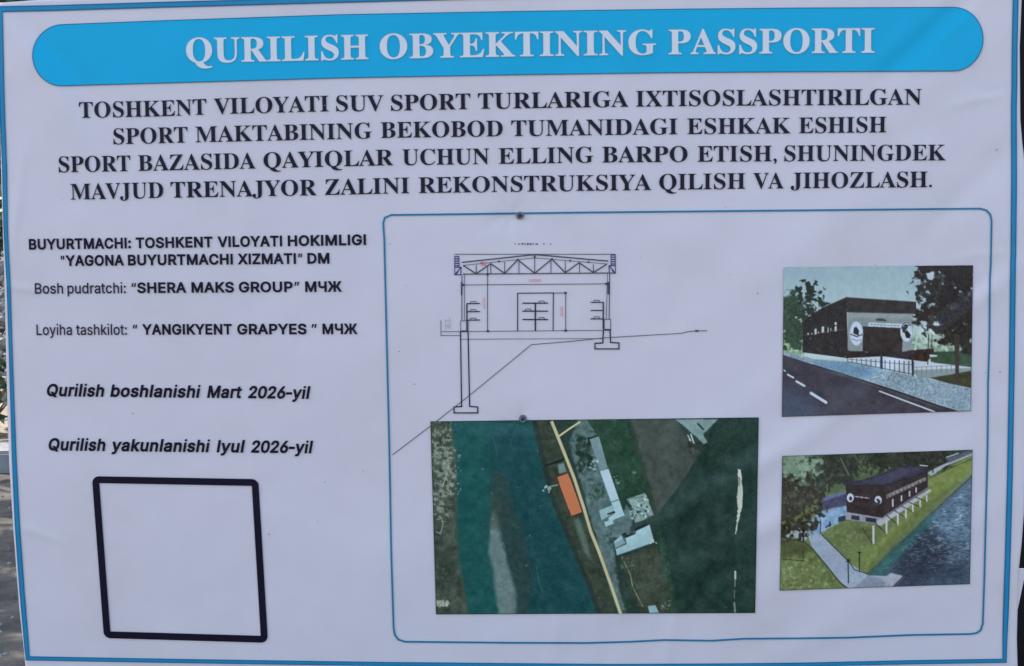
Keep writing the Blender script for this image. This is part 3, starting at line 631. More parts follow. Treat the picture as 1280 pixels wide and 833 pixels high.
edge = [(x, pill(x, -1)) for x in xs] + [(x, pill(x, 1)) for x in xs[::-1][1:-1]]
strips('band_outline', [(edge, 1.1, True)], I((25, 95, 140)), band, 0.0014)
tb = [(233, 78.6), (350, 76.6), (460, 74), (640, 70.8), (820, 68.2), (960, 67), (1093, 66)]
tw = [('QURILISH', 233, 460.5), ('OBYEKTINING', 475, 820), ('PASSPORTI', 836, 1093)]
flat('title_outline', letter_shapes(SERIF, tw, tb, 30.6, rim=13), I((110, 140, 165)), band, 0.0020)  # thin grey-blue outline printed around the title letters
flat('title_lettering', letter_shapes(SERIF, tw, tb, 30.6, bold=4), I((197, 212, 233)), band, 0.0030)

NAVY = (22, 22, 42)
HEAD = [
    ([('TOSHKENT', 99.2, 258.2), ('VILOYATI', 267.3, 410.9), ('SUV', 420.3, 479.5), ('SPORT', 488.9, 588), ('TURLARIGA', 597.5, 785.5), ('IXTISOSLASHTIRILGAN', 794.9, 1152)],
     [(99, 147.6), (200, 145.6), (280, 142.6), (410, 139.4), (480, 138.8), (600, 136.3), (785, 133.6), (900, 132.4), (1152, 131)]),
    ([('SPORT', 141.9, 234.7), ('MAKTABINING', 244.4, 464.7), ('BEKOBOD', 476.1, 628.4), ('TUMANIDAGI', 639.2, 847), ('ESHKAK', 859, 988.5), ('ESHISH', 998.6, 1108)],
     [(142, 180.6), (250, 178), (440, 173.8), (480, 172.6), (620, 170.6), (845, 168), (980, 167), (1108, 165.6)]),
    ([('SPORT', 73.6, 163), ('BAZASIDA', 172.8, 319.4), ('QAYIQLAR', 329.5, 491.6), ('UCHUN', 503, 611.6), ('ELLING', 623.4, 741.7), ('BARPO', 752.8, 859.4), ('ETISH,', 871.9, 971), ('SHUNINGDEK', 980.5, 1182.2)],
     [(74, 215.6), (160, 214.2), (310, 211), (485, 206.8), (605, 205.4), (740, 203.4), (875, 202.4), (1180, 200.6)]),
    ([('MAVJUD', 88.4, 204.1), ('TRENAJYOR', 213.5, 395.8), ('ZALINI', 406.2, 511.8), ('REKONSTRUKSIYA', 523.5, 814), ('QILISH', 824.1, 931.7), ('VA', 941.5, 979.5), ('JIHOZLASH.', 988.5, 1165)],
     [(88, 249.8), (200, 247.6), (390, 244.4), (505, 241.8), (660, 239.6), (810, 237.8), (925, 236.2), (1155, 234.2)]),
]
for words, base in HEAD:
    for wd in words:
        flat('heading_word', letter_shapes(SERIF, [wd], base, 19.6, bold=0), I(NAVY), banner, 0.0012)

INFO = [
    ([('BUYURTMACHI:', 36.3, 163.8), ('TOSHKENT', 169.8, 265.8), ('VILOYATI', 272.4, 352.8), ('HOKIMLIGI', 359.8, 457.6)], [(36, 312.5), (350, 308.3), (457, 306.6)], 13.6, 30),
    ([('"YAGONA', 75.7, 154.7), ('BUYURTMACHI', 160, 291.2), ('XIZMATI"', 297.6, 378.3), ('DM', 384.3, 411.9)], [(76, 333), (410, 329.8)], 13.6, 30),
    ([('Bosh', 43.7, 79), ('pudratchi:', 84.4, 157.4)], [(45, 367.6), (425, 365)], 13.4, 12),
    ([('“SHERA', 163.8, 232.7), ('MAKS', 239.4, 292.5), ('GROUP”', 298.6, 374.9), ('МЧЖ', 381.6, 427)], [(45, 367.6), (425, 365)], 13.4, 28),
    ([('Loyiha', 45.7, 90), ('tashkilot:', 95.2, 158.7)], [(50, 419.2), (440, 418)], 13.4, 10),
    ([('“', 165.4, 172.2), ('YANGIKYENT', 178.2, 289.9), ('GRAPYES', 296.6, 383.3), ('”', 389, 396.8), ('МЧЖ', 403.2, 446.5)], [(50, 419.2), (440, 418)], 13.4, 28),
]
for words, base, cap, bold in INFO:
    for wd in words:
        flat('detail_word', letter_shapes(SANS, [wd], base, cap, bold=bold), I(NAVY if bold > 15 else (38, 38, 58)), banner, 0.0012)
DATES = [
    ([('Qurilish', 58.8, 130.5), ('boshlanishi', 137.9, 251.5), ('Mart', 258.9, 302.6), ('2026-yil', 310, 388.4)], [(58, 495.6), (388, 499.0)]),
    ([('Qurilish', 60.9, 132.1), ('yakunlanishi', 139.2, 263.3), ('Iyul', 270.7, 306.7), ('2026-yil', 313.7, 391.7)], [(60, 563.4), (390, 567.1)]),
]
for words, base in DATES:
    for wd in words:
        flat('date_word', letter_shapes(SANS, [wd], base, 15.6, bold=28, slant=0.19), I(NAVY), banner, 0.0012)

# empty black code frame (its matrix code is left out)
def warp_frame(q, r, n=6):
    out = []
    for (x, y) in rounded(0, 0, 1, 1, r, n=n):
        out.append(bil(q, x, y))
    return out
qo = [(115.0, 595.4), (323.2, 599.2), (335.0, 803.8), (129.6, 798.0)]
qc = [(119.4, 599.8), (318.8, 603.4), (330.4, 799.4), (133.9, 793.7)]
fr = warp_frame(qc, 0.022)
strips('code_frame', [(fr, 8.6, True)], I((20, 20, 40)), banner, 0.0012, 'thick black rounded square frame')

# thin blue panel outline
pan = [(489, 269), (600, 267.6), (720, 266.0), (855, 264.6), (1000, 263.2), (1100, 262.2), (1225, 261.0), (1233, 263), (1238, 268.5), (1239.6, 276), (1238.6, 330), (1237.4, 350), (1237.0, 420), (1235.2, 480), (1234.6, 560),
       (1232.6, 640), (1230.6, 720), (1228.6, 780), (1226, 788), (1221, 791.6), (1213, 792.8), (1140, 794.0), (1060, 797.4), (1000, 798.2), (930, 798.7), (890, 801.2), (830, 800.3), (790, 802.4), (735, 804), (640, 803.8), (560, 803.0), (506, 802.4), (498, 799.8), (493.6, 794), (492.0, 785), (489.0, 690), (486.6, 557), (483.2, 420), (480.4, 300), (479, 279), (481, 272.4)]
strips('panel_outline', [(pan, 2.3, True)], I((30, 105, 150)), banner, 0.0012)

# ------------------------------------------------------------------ section drawing
def D(x, y):   # positions measured on an enlargement of the drawing
    return (540 + x / 4.923, 290 + y / 4.923)
def E(x, y):
    return (425 + x / 2.974, 277 + y / 2.974)
INK = (34, 36, 52)
GREYL = (80, 86, 104)
dr = strips('section_drawing', [
    ([E(425, 122), E(1023, 122)], 0.9, False),
    ([D(55, 545), D(55, 638), D(175, 638)], 0.8, False),
    ([D(55, 615), D(1060, 606)], 0.8, False),
    ([D(180, 661), D(1050, 657)], 0.7, False),
], [I((70, 78, 92))], banner, 0.0012)
strips('ground_line', [([E(195, 868), E(335, 762), E(480, 648), E(712, 458), E(860, 446), E(980, 433), E(1270, 416), (861, 414.6), (872, 413.8), (884, 413.6)], 0.9, False),
                       ([(869, 413.9), (873, 413.9)], 2.6, False)], [I((70, 74, 90))], dr, 0.0014)
truss = [([D(185, 188), D(632, 140), D(1085, 180)], 1.5, False), ([D(190, 207), D(632, 160), D(1080, 198)], 0.7, False),
         ([D(190, 262), D(1085, 255)], 0.8, False), ([D(190, 258), D(1085, 251)], 0.5, False)]
zig = [(192, 207), (272, 258), (362, 196), (447, 256), (528, 172), (632, 255), (738, 168), (820, 252), (905, 190), (993, 250), (1075, 200)]
truss.append(([D(*p) for p in zig], 1.5, False))
for x, y0, y1 in ((272, 205, 258), (362, 196, 258), (447, 185, 256), (535, 175, 254), (632, 142, 255), (732, 175, 252), (820, 180, 252), (908, 190, 250), (993, 200, 250)):
    truss.append(([D(x, y0), D(x, y1)], 1.0, False))
for x, y in ((632, 152), (528, 172), (738, 168), (272, 256), (447, 254), (632, 252), (820, 250), (993, 248), (412, 182), (305, 193), (850, 178), (963, 186)):
    truss.append(([D(x - 6, y), D(x + 6, y)], 2.2, False))
strips('roof_truss', truss, [I((62, 66, 82))], dr, 0.0014)
for dx, sgn, oy in ((0, 1, 0), (960, -1, -10)):
    L_ = []
    X0 = 140 + dx if sgn == 1 else 1128
    f = lambda a: X0 + sgn * a
    L_.append(([D(f(0), 150 + oy), D(f(0), 264 + oy)], 1.0, False))
    L_.append(([D(f(26), 150 + oy), D(f(26), 215 + oy)], 0.9, False))
    for k in range(5):
        L_.append(([D(f(0), 152 + oy + 14 * k), D(f(26), 152 + oy + 14 * k)], 1.3, False))
    L_.append(([D(f(0), 218 + oy), D(f(38), 218 + oy), D(f(38), 264 + oy), D(f(0), 264 + oy), D(f(36), 222 + oy)], 1.2, False))
    L_.append(([D(f(4), 262 + oy), D(f(20), 245 + oy)], 1.6, False))
    strips('parapet', L_, [I((48, 44, 112))], dr, 0.0014)
colL = [([D(184, 265), D(184, 545)], 1.0, False), ([D(200, 265), D(200, 545)], 0.7, False), ([D(183, 310), D(183, 390)], 2.0, False), ([D(176, 548), D(222, 548), D(222, 612)], 0.8, False), ([D(176, 548), D(176, 612)], 0.8, False), ([D(174, 612), D(222, 612)], 2.2, False)]
colR = [([D(1080, 255), D(1072, 540)], 0.7, False), ([D(1094, 255), D(1090, 540)], 1.0, False), ([D(1086, 308), D(1086, 385)], 2.2, False), ([D(1056, 538), D(1100, 538), D(1100, 600)], 0.8, False), ([D(1060, 538), D(1060, 600)], 0.8, False), ([D(1055, 603), D(1102, 603)], 2.2, False)]
for c in (colL, colR):
    strips('column', c, [I((52, 60, 84))], dr, 0.0014)
strips('footing', [([E(448, 410), E(452, 688), E(424, 690), E(424, 712), E(512, 712), E(512, 690), E(482, 688), E(476, 410)], 1.5, False)], [I((30, 32, 50))], dr, 0.0014)
strips('footing', [([E(979, 405), E(977, 452), E(948, 453), E(948, 474), E(1037, 474), E(1037, 452), E(1006, 450), E(1004, 405)], 1.5, False)], [I((30, 32, 50))], dr, 0.0014)
strips('doorway', [([D(527, 610), D(527, 378), D(747, 376), D(745, 608)], 1.2, False)], [I(INK)], dr, 0.0014)
def boat(x, y):
    return ([D(x - 18, y - 4), D(x - 14, y - 13), D(x + 14, y - 13), D(x + 18, y - 4)], 0.8, False)
racks = [([([D(215, 440), D(215, 608)], 1.6, False)] + [([D(215, y), D(295, y - 1)], 1.3, False) for y in (442, 492, 544)] + [boat(254, y) for y in (442, 492, 544)]),
         ([([D(636, 436), D(636, 608)], 1.8, False)] + [([D(556, y), D(714, y)], 1.5, False) for y in (439, 488, 540)] + [boat(675, 439), boat(592, 488), boat(675, 540)]),
         ([([D(1054, 432), D(1054, 600)], 1.6, False)] + [([D(976, y), D(1056, y)], 1.3, False) for y in (434, 484, 536)] + [boat(1013, 434), boat(1013, 536)])]
for r_ in racks:
    strips('boat_rack', r_, [I((34, 38, 66))], dr, 0.0014)
dims = [([D(198, 327), D(1075, 320)], 0.8, False), ([D(342, 205), D(342, 612)], 0.9, False), ([D(747, 377), D(823, 376), D(823, 608)], 0.9, False)]
for x, y in ((192, 327), (1074, 320), (342, 260), (344, 612), (822, 376), (823, 608)):
    dims.append(([D(x - 8, y), D(x + 8, y)], 2.6, False))
strips('dimension_line', dims, [I((50, 54, 74))], dr, 0.0016)
def word(text, x0, x1, y, cap, rot=None):
    sh = letter_shapes(SANS, [(text, 0, x1 - x0)], [(0, 0), (100, 0)], cap, bold=4)
    out = []
    for li, s in sh:
        tf = lambda c: [((x0 + px_, y + py_) if not rot else (x0 + py_, y - px_)) for px_, py_ in c]
        out.append((li, tuple(tf(s)) if isinstance(s, tuple) else [tf(c) for c in s]))
    return out
RED = (186, 112, 112)
x, y = D(597, 307)
dt = word('12000', x, x + 15, y, 3.2)
x, y = D(327, 472)
dt += word('4300', x, x + 13.5, y, 2.6, True)
x, y = D(806, 520)
dt += word('3000', x, x + 12, y, 3.0, True)
flat('dimension_lettering', dt, I(RED), dr, 0.0018)
strips('red_mark', [([D(300, 196), D(336, 190)], 1.2, False), ([D(312, 184), D(330, 205)], 1.0, False), ([D(300, 205), D(334, 206)], 0.8, False)], [I((176, 80, 92))], dr, 0.0018)
strips('caption_remnant', [([E(a, 83 + (k % 2)), E(b, 83 + (k % 2))], 1.0 + 0.3 * (k % 3), False) for k, (a, b) in enumerate(((648, 652), (662, 668), (674, 682), (686, 692), (695, 702), (705, 713), (716, 722), (727, 736), (756, 760), (780, 786)))] + [([E(699, 82), E(697, 88)], 1.0, False)], [I((42, 44, 58))], dr, 0.0014)
strips('level_mark', [([D(85, 540), D(85, 610)], 0.7, False), ([D(80, 545), D(118, 545)], 0.6, False), ([D(90, 575), D(115, 575), D(102, 590), D(90, 575)], 0.7, False), ([D(110, 525), D(110, 600)], 0.6, False)], [I((140, 150, 176))], dr, 0.0014)

# ------------------------------------------------------------------ printed pictures (one colour per mesh point)
class Pic:
    def __init__(self, quad, step=0.72):
        w = max(abs(quad[1][0] - quad[0][0]), abs(quad[2][0] - quad[3][0])); h = abs(quad[3][1] - quad[0][1])
        self.nu, self.nv = int(w / step) + 1, int(h / step) + 1
        s, t = np.meshgrid(np.linspace(0, 1, self.nu), np.linspace(0, 1, self.nv), indexing='ij')
        self.s, self.t = s.ravel(), t.ravel()
        self.x, self.y = bil(quad, self.s, self.t)
        self.c = np.zeros((self.x.size, 3))
        self.rng = np.random.RandomState(5)
    def mapfn(self, ox, oy, sc):
        self.map = lambda p: (ox + p[0] / sc, oy + p[1] / sc)
        self.msc = sc
    def put(self, col, a):
        self.c += (np.asarray(col, float) - self.c) * np.clip(a, 0, 1)[:, None]
    def sd(self, pts, closed=True):
        d = np.full(self.x.size, 1e9); ins = np.zeros(self.x.size, bool)
        n = len(pts)
        for i in range(n if closed else n - 1):
            (x1, y1), (x2, y2) = pts[i], pts[(i + 1) % n]
            dx, dy = x2 - x1, y2 - y1
            tt = np.clip(((self.x - x1) * dx + (self.y - y1) * dy) / (dx * dx + dy * dy + 1e-9), 0, 1)
            d = np.minimum(d, np.hypot(self.x - x1 - tt * dx, self.y - y1 - tt * dy))
            if closed and abs(dy) > 1e-9:
                k = ((y1 > self.y) != (y2 > self.y)) & (self.x < dx * (self.y - y1) / dy + x1)
                ins ^= k
        return np.where(ins, d, -d) if closed else d
    def poly(self, pts, col, soft=0.7, a=1.0, rough=0.0, rs=6.0, var=0, vs=5.0, seed=1):
        d = self.sd([self.map(p) for p in pts])
        if rough:
            d = d + rough * (fbm(self.x / rs, self.y / rs, seed, 3) - 0.5) * 2
        al = np.clip(d / soft + 0.5, 0, 1) * a
        c = np.tile(np.asarray(col, float), (self.x.size, 1))
        if var:
            c += (var * 2 * (fbm(self.x / vs, self.y / vs, seed + 50, 4) - 0.5))[:, None]
        self.c += (c - self.c) * al[:, None]
        return al
    def line(self, pts, w, col, a=1.0, soft=0.8):
        d = self.sd([self.map(p) for p in pts], False)
        self.put(col, np.clip((w / 2 - d) / soft + 0.5, 0, 1) * a)
    def dots(self, n, box, r, col, a=0.9, var=14, asp=1.0, poly=None):
        """leaf-like spots, box and radii in enlargement units"""
        for k in range(n):
            px, py = self.rng.uniform(box[0], box[2]), self.rng.uniform(box[1], box[3])
            if poly and not inside((px, py), poly):
                continue
            rr = self.rng.uniform(r[0], r[1]) / self.msc
            X, Y = self.map((px, py))
            m = (abs(self.x - X) < rr * 3) & (abs(self.y - Y) < rr * 3)
            ang = self.rng.uniform(0, 3.14)
            dx, dy = self.x[m] - X, self.y[m] - Y
            u_, v_ = dx * math.cos(ang) + dy * math.sin(ang), (-dx * math.sin(ang) + dy * math.cos(ang)) * self.rng.uniform(1, 1.8) * asp
            al = np.clip((rr - np.hypot(u_, v_)) / 0.8 + 0.5, 0, 1) * a
            cc = np.asarray(col, float) + self.rng.uniform(-var, var)
            self.c[m] += (cc - self.c[m]) * al[:, None]
    def leaf(self, pts, col, sc=3.5, k=7.0, thr=0.42, edge=0.09, var=12, seed=1, a=1.0, inner=0.6):
        # foliage: an outline broken up by fractal noise, with gaps inside
        d = self.sd([self.map(q) for q in pts])
        n = fbm(self.x / sc, self.y / sc, seed, 4)
        m = np.clip((n - thr) * k + np.clip(d * edge, -4, inner), 0, 1) * a * (d > -10)
        c = np.asarray(col, float)[None, :] + (var * 2 * (fbm(self.x / 2.2, self.y / 2.2, seed + 9, 3) - 0.5))[:, None]
        self.c += (c - self.c) * m[:, None]
    def grade(self, gain, sat):
        g = self.c.mean(1, keepdims=True)
        self.c = (g + (self.c - g) * sat) * np.asarray(gain)
    def noise(self, amp, sc, seed=2, asp=1.0):
        self.c += (amp * 2 * (fbm(self.x / sc, self.y / sc * asp, seed, 4) - 0.5))[:, None]
    def build(self, name, parent, lift, label=None):
        W = P(self.x, self.y, lift)
        o = mesh(name, W, flip(W[:], grid_faces(self.nu, self.nv)) if False else grid_faces(self.nu, self.nv), M_PIC, parent, label)
        at = o.data.color_attributes.new('print', 'FLOAT_COLOR', 'POINT')
        c = np.ones((self.x.size, 4), np.float32); c[:, :3] = ink(np.clip(self.c, 0, 255))
        at.data.foreach_set('color', c.ravel())
        return o

# ---- aerial map
MQ = [(538, 527), (948.5, 522), (944, 766.5), (545, 768.3)]
p = Pic(MQ)
A_ = (530, 515, 3.204); B_ = (730, 515, 3.204); C_ = (425, 553, 2.974)
p.c[:] = (40, 58, 56)
p.mapfn(*A_)
# river
p.poly([(100, 30), (440, 30), (460, 150), (500, 330), (560, 480), (620, 620), (690, 780), (700, 830), (160, 830), (135, 600), (125, 150)], (24, 76, 78), var=10, vs=10)
p.poly([(270, 30), (440, 30), (460, 150), (500, 330), (560, 480), (620, 620), (690, 780), (700, 830), (380, 830), (330, 560), (300, 300), (260, 150)], (23, 66, 74), soft=26, var=10, vs=9, seed=4)
p.poly([(120, 30), (440, 30), (430, 90), (250, 110), (130, 90)], (40, 84, 88), soft=10, a=0.55)
# left bank
p.poly([(20, 30), (103, 30), (118, 110), (128, 260), (130, 350), (128, 480), (140, 600), (165, 740), (180, 830), (20, 830)], (66, 74, 68), soft=2.5, rough=2.5, rs=8, var=30, vs=7)
p.poly([(100, 30), (112, 30), (130, 200), (136, 420), (146, 600), (185, 830), (170, 830), (135, 620), (124, 420), (118, 200)], (58, 78, 66), soft=3, a=0.7)
for bx in ((35, 70, 95, 170), (70, 180, 110, 320), (40, 330, 75, 400), (40, 640, 60, 670)):
    p.leaf([(bx[0] - 8, bx[1] - 12), (bx[2] + 6, bx[1] - 6), (bx[2] + 8, bx[3] + 10), (bx[0] - 10, bx[3] + 8)], (140, 146, 138), sc=3.2, thr=0.5, k=6, edge=0.08, seed=int(bx[1]), var=26, a=0.75, inner=0.25)
    p.dots(14, bx, (2, 6), (150, 154, 144), a=0.4, var=20)
p.line([(96, 185), (98, 230), (84, 270), (74, 300)], 1.6, (150, 152, 142), a=0.8)
p.line([(48, 480), (66, 488), (76, 450), (70, 425), (52, 432)], 1.5, (140, 150, 140), a=0.75)
p.line([(45, 660), (45, 745), (60, 765), (100, 768)], 1.4, (130, 134, 124), a=0.7)
p.dots(20, (52, 755, 102, 778), (4, 8), (165, 168, 158), a=0.7)
p.poly([(30, 540), (110, 560), (140, 700), (40, 720)], (44, 54, 48), soft=8, a=0.6, var=10)
# sand bar
p.poly([(275, 240), (325, 250), (345, 330), (400, 500), (430, 640), (420, 830), (350, 830), (330, 600), (285, 430), (265, 330)], (42, 62, 62), soft=9, a=0.85, rough=2, var=8)
p.poly([(278, 400), (296, 430), (318, 540), (344, 640), (366, 720), (372, 830), (300, 830), (276, 640), (260, 560), (264, 480), (270, 430)], (98, 115, 118), soft=5.0, rough=2.0, rs=7, var=13, vs=6)
p.poly([(272, 330), (300, 360), (316, 450), (300, 470), (262, 470)], (66, 74, 70), soft=7, a=0.6, rough=1.5)
p.dots(30, (300, 500, 365, 790), (2, 4), (75, 92, 98), a=0.5)
p.dots(7, (200, 200, 460, 760), (2, 4), (120, 160, 165), a=0.6)
p.line([(270, 95), (285, 130), (295, 180)], 1.0, (60, 92, 140), a=0.5)
p.line([(450, 620), (462, 690), (475, 720)], 0.9, (80, 120, 130), a=0.5)
# right bank
p.poly([(430, 30), (510, 30), (560, 160), (640, 385), (690, 530), (760, 760), (780, 830), (700, 830), (660, 720), (620, 620), (560, 480), (500, 330), (468, 190)], (52, 62, 54), soft=1.6, rough=1.2, var=16, vs=6)
p.poly([(430, 30), (450, 30), (490, 200), (520, 330), (580, 480), (640, 620), (710, 800), (690, 800), (620, 620), (560, 480), (500, 330), (462, 170)], (34, 50, 50), soft=2, a=0.8, rough=1)
p.poly([(600, 430), (620, 425), (650, 500), (668, 590), (640, 560)], (100, 116, 112), soft=4, a=0.7)
# land to the right
p.mapfn(*B_)
p.poly([(-20, 20), (130, 20), (100, 250), (200, 420), (180, 500), (110, 505), (140, 700), (175, 830), (145, 830), (100, 690), (0, 330), (-60, 130)], (84, 104, 108), soft=2.5, rough=2.0, var=26, vs=5)
p.poly([(10, 30), (60, 30), (170, 40), (210, 170), (270, 330), (180, 350), (150, 420), (120, 330), (90, 240), (55, 100)], (40, 66, 56), soft=2, rough=1.4, var=16, vs=8)
p.dots(30, (110, 60, 210, 320), (5, 14), (30, 66, 48), a=0.5)
p.poly([(175, 20), (365, 20), (430, 140), (470, 160), (380, 300), (300, 405), (280, 420), (215, 170)], (66, 73, 71), soft=2.6, rough=1.8, rs=12, var=16, vs=10)
p.poly([(165, 20), (185, 20), (230, 170), (295, 410), (280, 420), (215, 190)], (44, 58, 50), soft=3, a=0.8)
p.poly([(470, 160), (530, 20), (720, 20), (720, 840), (360, 840), (330, 720), (290, 520), (280, 430), (310, 400), (390, 290)], (33, 55, 52), soft=3.0, rough=1.6, rs=14, var=14, vs=12)
p.poly([(150, 585), (290, 540), (345, 700), (370, 840), (240, 840), (190, 720)], (58, 66, 58), soft=2.5, rough=1.5, var=14, vs=6)
p.poly([(290, 480), (310, 480), (380, 830), (350, 830)], (44, 74, 58), soft=4, a=0.55, rough=2)
p.dots(16, (165, 660, 200, 790), (5, 11), (34, 56, 48), a=0.7)
p.line([(160, 600), (185, 650), (195, 700), (220, 750), (235, 780)], 1.5, (150, 144, 116), a=0.75)
p.dots(26, (150, 580, 210, 640), (3, 7), (110, 116, 100), a=0.4)
p.dots(18, (30, 300, 80, 350), (4, 9), (44, 70, 62), a=0.7)
p.dots(14, (75, 490, 115, 530), (4, 9), (46, 66, 64), a=0.7)
p.dots(34, (-25, 105, 25, 240), (6, 14), (36, 58, 50), a=0.85); p.dots(18, (10, 290, 85, 350), (4, 9), (46, 68, 60), a=0.7); p.dots(14, (40, 470, 120, 640), (3, 8), (70, 88, 88), a=0.6)
for s_, (pts_, c_) in enumerate((([(110, 40), (170, 60), (210, 180), (250, 310), (180, 330), (130, 230)], (30, 62, 46)), ([(-30, 90), (40, 110), (30, 250), (-20, 200)], (34, 54, 48)), ([(150, 640), (200, 660), (240, 790), (180, 800)], (36, 54, 46)), ([(185, 560), (300, 560), (340, 760), (250, 770)], (70, 76, 64)), ([(440, 120), (560, 40), (640, 40), (520, 170)], (44, 60, 54)))):
    p.leaf(pts_, c_, sc=4, thr=0.47, k=5, edge=0.05, seed=90 + s_, var=18, a=0.6, inner=0.3)
# buildings
DK = (20, 30, 36); RF = (160, 188, 198)
p.poly([(12, 105), (58, 92), (65, 105), (22, 135)], DK, a=0.8)
p.poly([(22, 110), (60, 98), (95, 225), (65, 236)], (112, 132, 140), var=8)
p.poly([(64, 238), (98, 228), (140, 350), (108, 362)], (168, 194, 204), var=8)
p.poly([(60, 395), (118, 372), (126, 398), (70, 436)], (140, 166, 176), var=14)
p.poly([(108, 362), (140, 350), (162, 415), (100, 440), (98, 425), (126, 405)], RF, var=10)
p.poly([(80, 442), (115, 430), (118, 448), (86, 460)], (160, 182, 190), var=10)
p.poly([(92, 408), (122, 396), (124, 404), (94, 414)], DK, a=0.9)
p.line([(108, 362), (140, 352)], 1.0, DK, a=0.7)
p.poly([(170, 350), (245, 325), (278, 412), (242, 432), (205, 445), (195, 415), (190, 375)], (122, 140, 142), var=26, vs=3.5)
p.dots(40, (185, 335, 262, 425), (3, 8), (160, 180, 182), a=0.7)
p.dots(26, (185, 340, 268, 425), (2, 7), (52, 64, 66), a=0.8)
p.poly([(120, 520), (150, 495), (165, 505), (205, 478), (262, 452), (282, 522), (132, 575)], (152, 178, 190), var=12, vs=7)
p.poly([(150, 490), (166, 482), (172, 494), (203, 482), (205, 466), (250, 446), (258, 454), (208, 478), (206, 490), (166, 506)], DK, a=0.9)
p.poly([(150, 495), (162, 490), (172, 530), (128, 550), (126, 540), (160, 525)], (40, 52, 58), a=0.7)
p.poly([(118, 525), (156, 508), (166, 525), (130, 545)], (120, 146, 158), var=8)
p.dots(8, (265, 505, 290, 530), (3, 6), (180, 200, 204), a=0.8)
p.poly([(365, 30), (535, 30), (478, 88), (492, 122), (480, 128), (420, 75)], (118, 138, 142), soft=1.5, rough=1, var=18, vs=6)
p.line([(456, 48), (478, 70)], 2.2, (36, 48, 50))
p.line([(415, 95), (428, 120)], 2.0, (190, 204, 204)); p.line([(428, 90), (440, 126)], 1.4, (190, 204, 204)); p.line([(408, 85), (420, 108)], 1.0, (40, 50, 50))
p.dots(14, (420, 120, 470, 165), (5, 10), (48, 48, 44), a=0.7)
p.poly([(256, 778), (286, 774), (300, 806), (264, 810)], (140, 168, 180), var=8)
for k in range(16):
    a = p.rng.uniform(0, 1); x0 = 308 + 38 * p.rng.rand(); y0 = 752 + 40 * p.rng.rand()
    p.line([(x0, y0), (x0 + 10 * a, y0 + 8 * (1 - a))], 0.8, (140, 160, 156), a=0.6)
p.dots(10, (25, 195, 55, 240), (2, 6), (170, 188, 192), a=0.8)
p.dots(8, (120, 250, 145, 290), (2, 4), (150, 170, 170), a=0.7)
p.dots(2, (195, 232, 205, 250), (4, 6), (90, 120, 120), a=0.8)
# dark bridge and whitish dock on the right bank
p.mapfn(*A_)
p.line([(488, 215), (535, 200), (578, 184)], 2.6, (22, 30, 34))
p.line([(556, 180), (580, 206)], 1.0, (30, 34, 38)); 
p.poly([(535, 212), (560, 204), (570, 240), (542, 248)], (120, 140, 144), soft=2, a=0.8)
p.line([(500, 300), (535, 293)], 1.0, (150, 165, 165))
p.dots(12, (478, 292, 508, 322), (3, 7), (175, 190, 190), a=0.8)
p.noise(8, 2.4, 21); p.noise(7, 7.0, 23)
p.grade((0.95, 1.03, 1.04), 0.93)
# worn white scratches
p.mapfn(*B_)
p.poly([(616, 228), (628, 232), (634, 290), (636, 340), (632, 385), (622, 420), (614, 460), (608, 490), (606, 488), (612, 440), (616, 390), (613, 340), (618, 290)], (196, 194, 188), soft=0.8, rough=0.9, rs=3, var=26, vs=2.5)
p.poly([(620, 262), (626, 262), (624, 300), (620, 292)], (90, 96, 92), a=0.8)
p.line([(606, 640), (606, 668)], 2.2, (200, 198, 192), a=0.9); p.line([(606, 668), (604, 700)], 0.9, (160, 164, 160), a=0.8)
p.line([(603, 715), (602, 745)], 0.8, (140, 146, 142), a=0.8); p.line([(602, 765), (606, 815)], 2.2, (170, 172, 166), a=0.6)
d = p.sd([MQ[0], MQ[1], MQ[2], MQ[3]])
p.put((20, 30, 34), np.clip(1.4 - d, 0, 1) * 0.7)
amap = p.build('aerial_map', banner, 0.0012, 'printed aerial map of river, road and site')
def A3(x, y): return (530 + x / 3.204, 515 + y / 3.204)
def B3(x, y): return (730 + x / 3.204, 515 + y / 3.204)
road = [A3(511, 38), A3(530, 85), A3(556, 150), A3(600, 262), A3(640, 385), A3(668, 480), B3(60, 560), B3(110, 700), B3(147, 810)]
strips('road_line', [(road, 4.4, False, [(-0.5, -0.34, 1), (-0.34, 0.34, 0), (0.34, 0.5, 1)]), ([A3(540, 98), A3(585, 66), A3(626, 40)], 2.4, False)],
       [I((188, 178, 146)), I((132, 134, 116))], amap, 0.0018)
mk = [A3(532, 261), A3(577, 245), A3(634, 402), A3(590, 418)]
o = flat('site_marker', [(0, [mk])], I((236, 112, 82)), amap, 0.0024, 'orange red rectangle')
strips('marker_outline', [(mk, 0.9, True)], [I((96, 60, 56))], o, 0.0028)

# ---- picture of the building by the road
Q1 = [(979.8, 334.2), (1216.4, 331.8), (1213.8, 514.2), (977.4, 521.4)]
p = Pic(Q1); p.rng = np.random.RandomState(11)
p.mapfn(970, 325, 4.0615)
g = p.t[:, None]
p.c[:] = np.array((140, 164, 180)) * (1 - g * 1.6).clip(0) + np.array((176, 194, 198)) * (g * 1.6).clip(0, 1)
p.poly([(0, 380), (140, 380), (140, 480), (0, 480)], (118, 146, 122), soft=4, rough=3, rs=5, var=30, vs=4)
p.poly([(690, 370), (1010, 360), (1010, 480), (690, 480)], (160, 180, 172), soft=4, rough=3, rs=5, var=30, vs=4)
p.dots(80, (690, 400, 1000, 470), (5, 13), (96, 122, 104), a=0.6, var=20)
p.dots(60, (35, 400, 140, 465), (4, 10), (150, 176, 140), a=0.6, var=30)
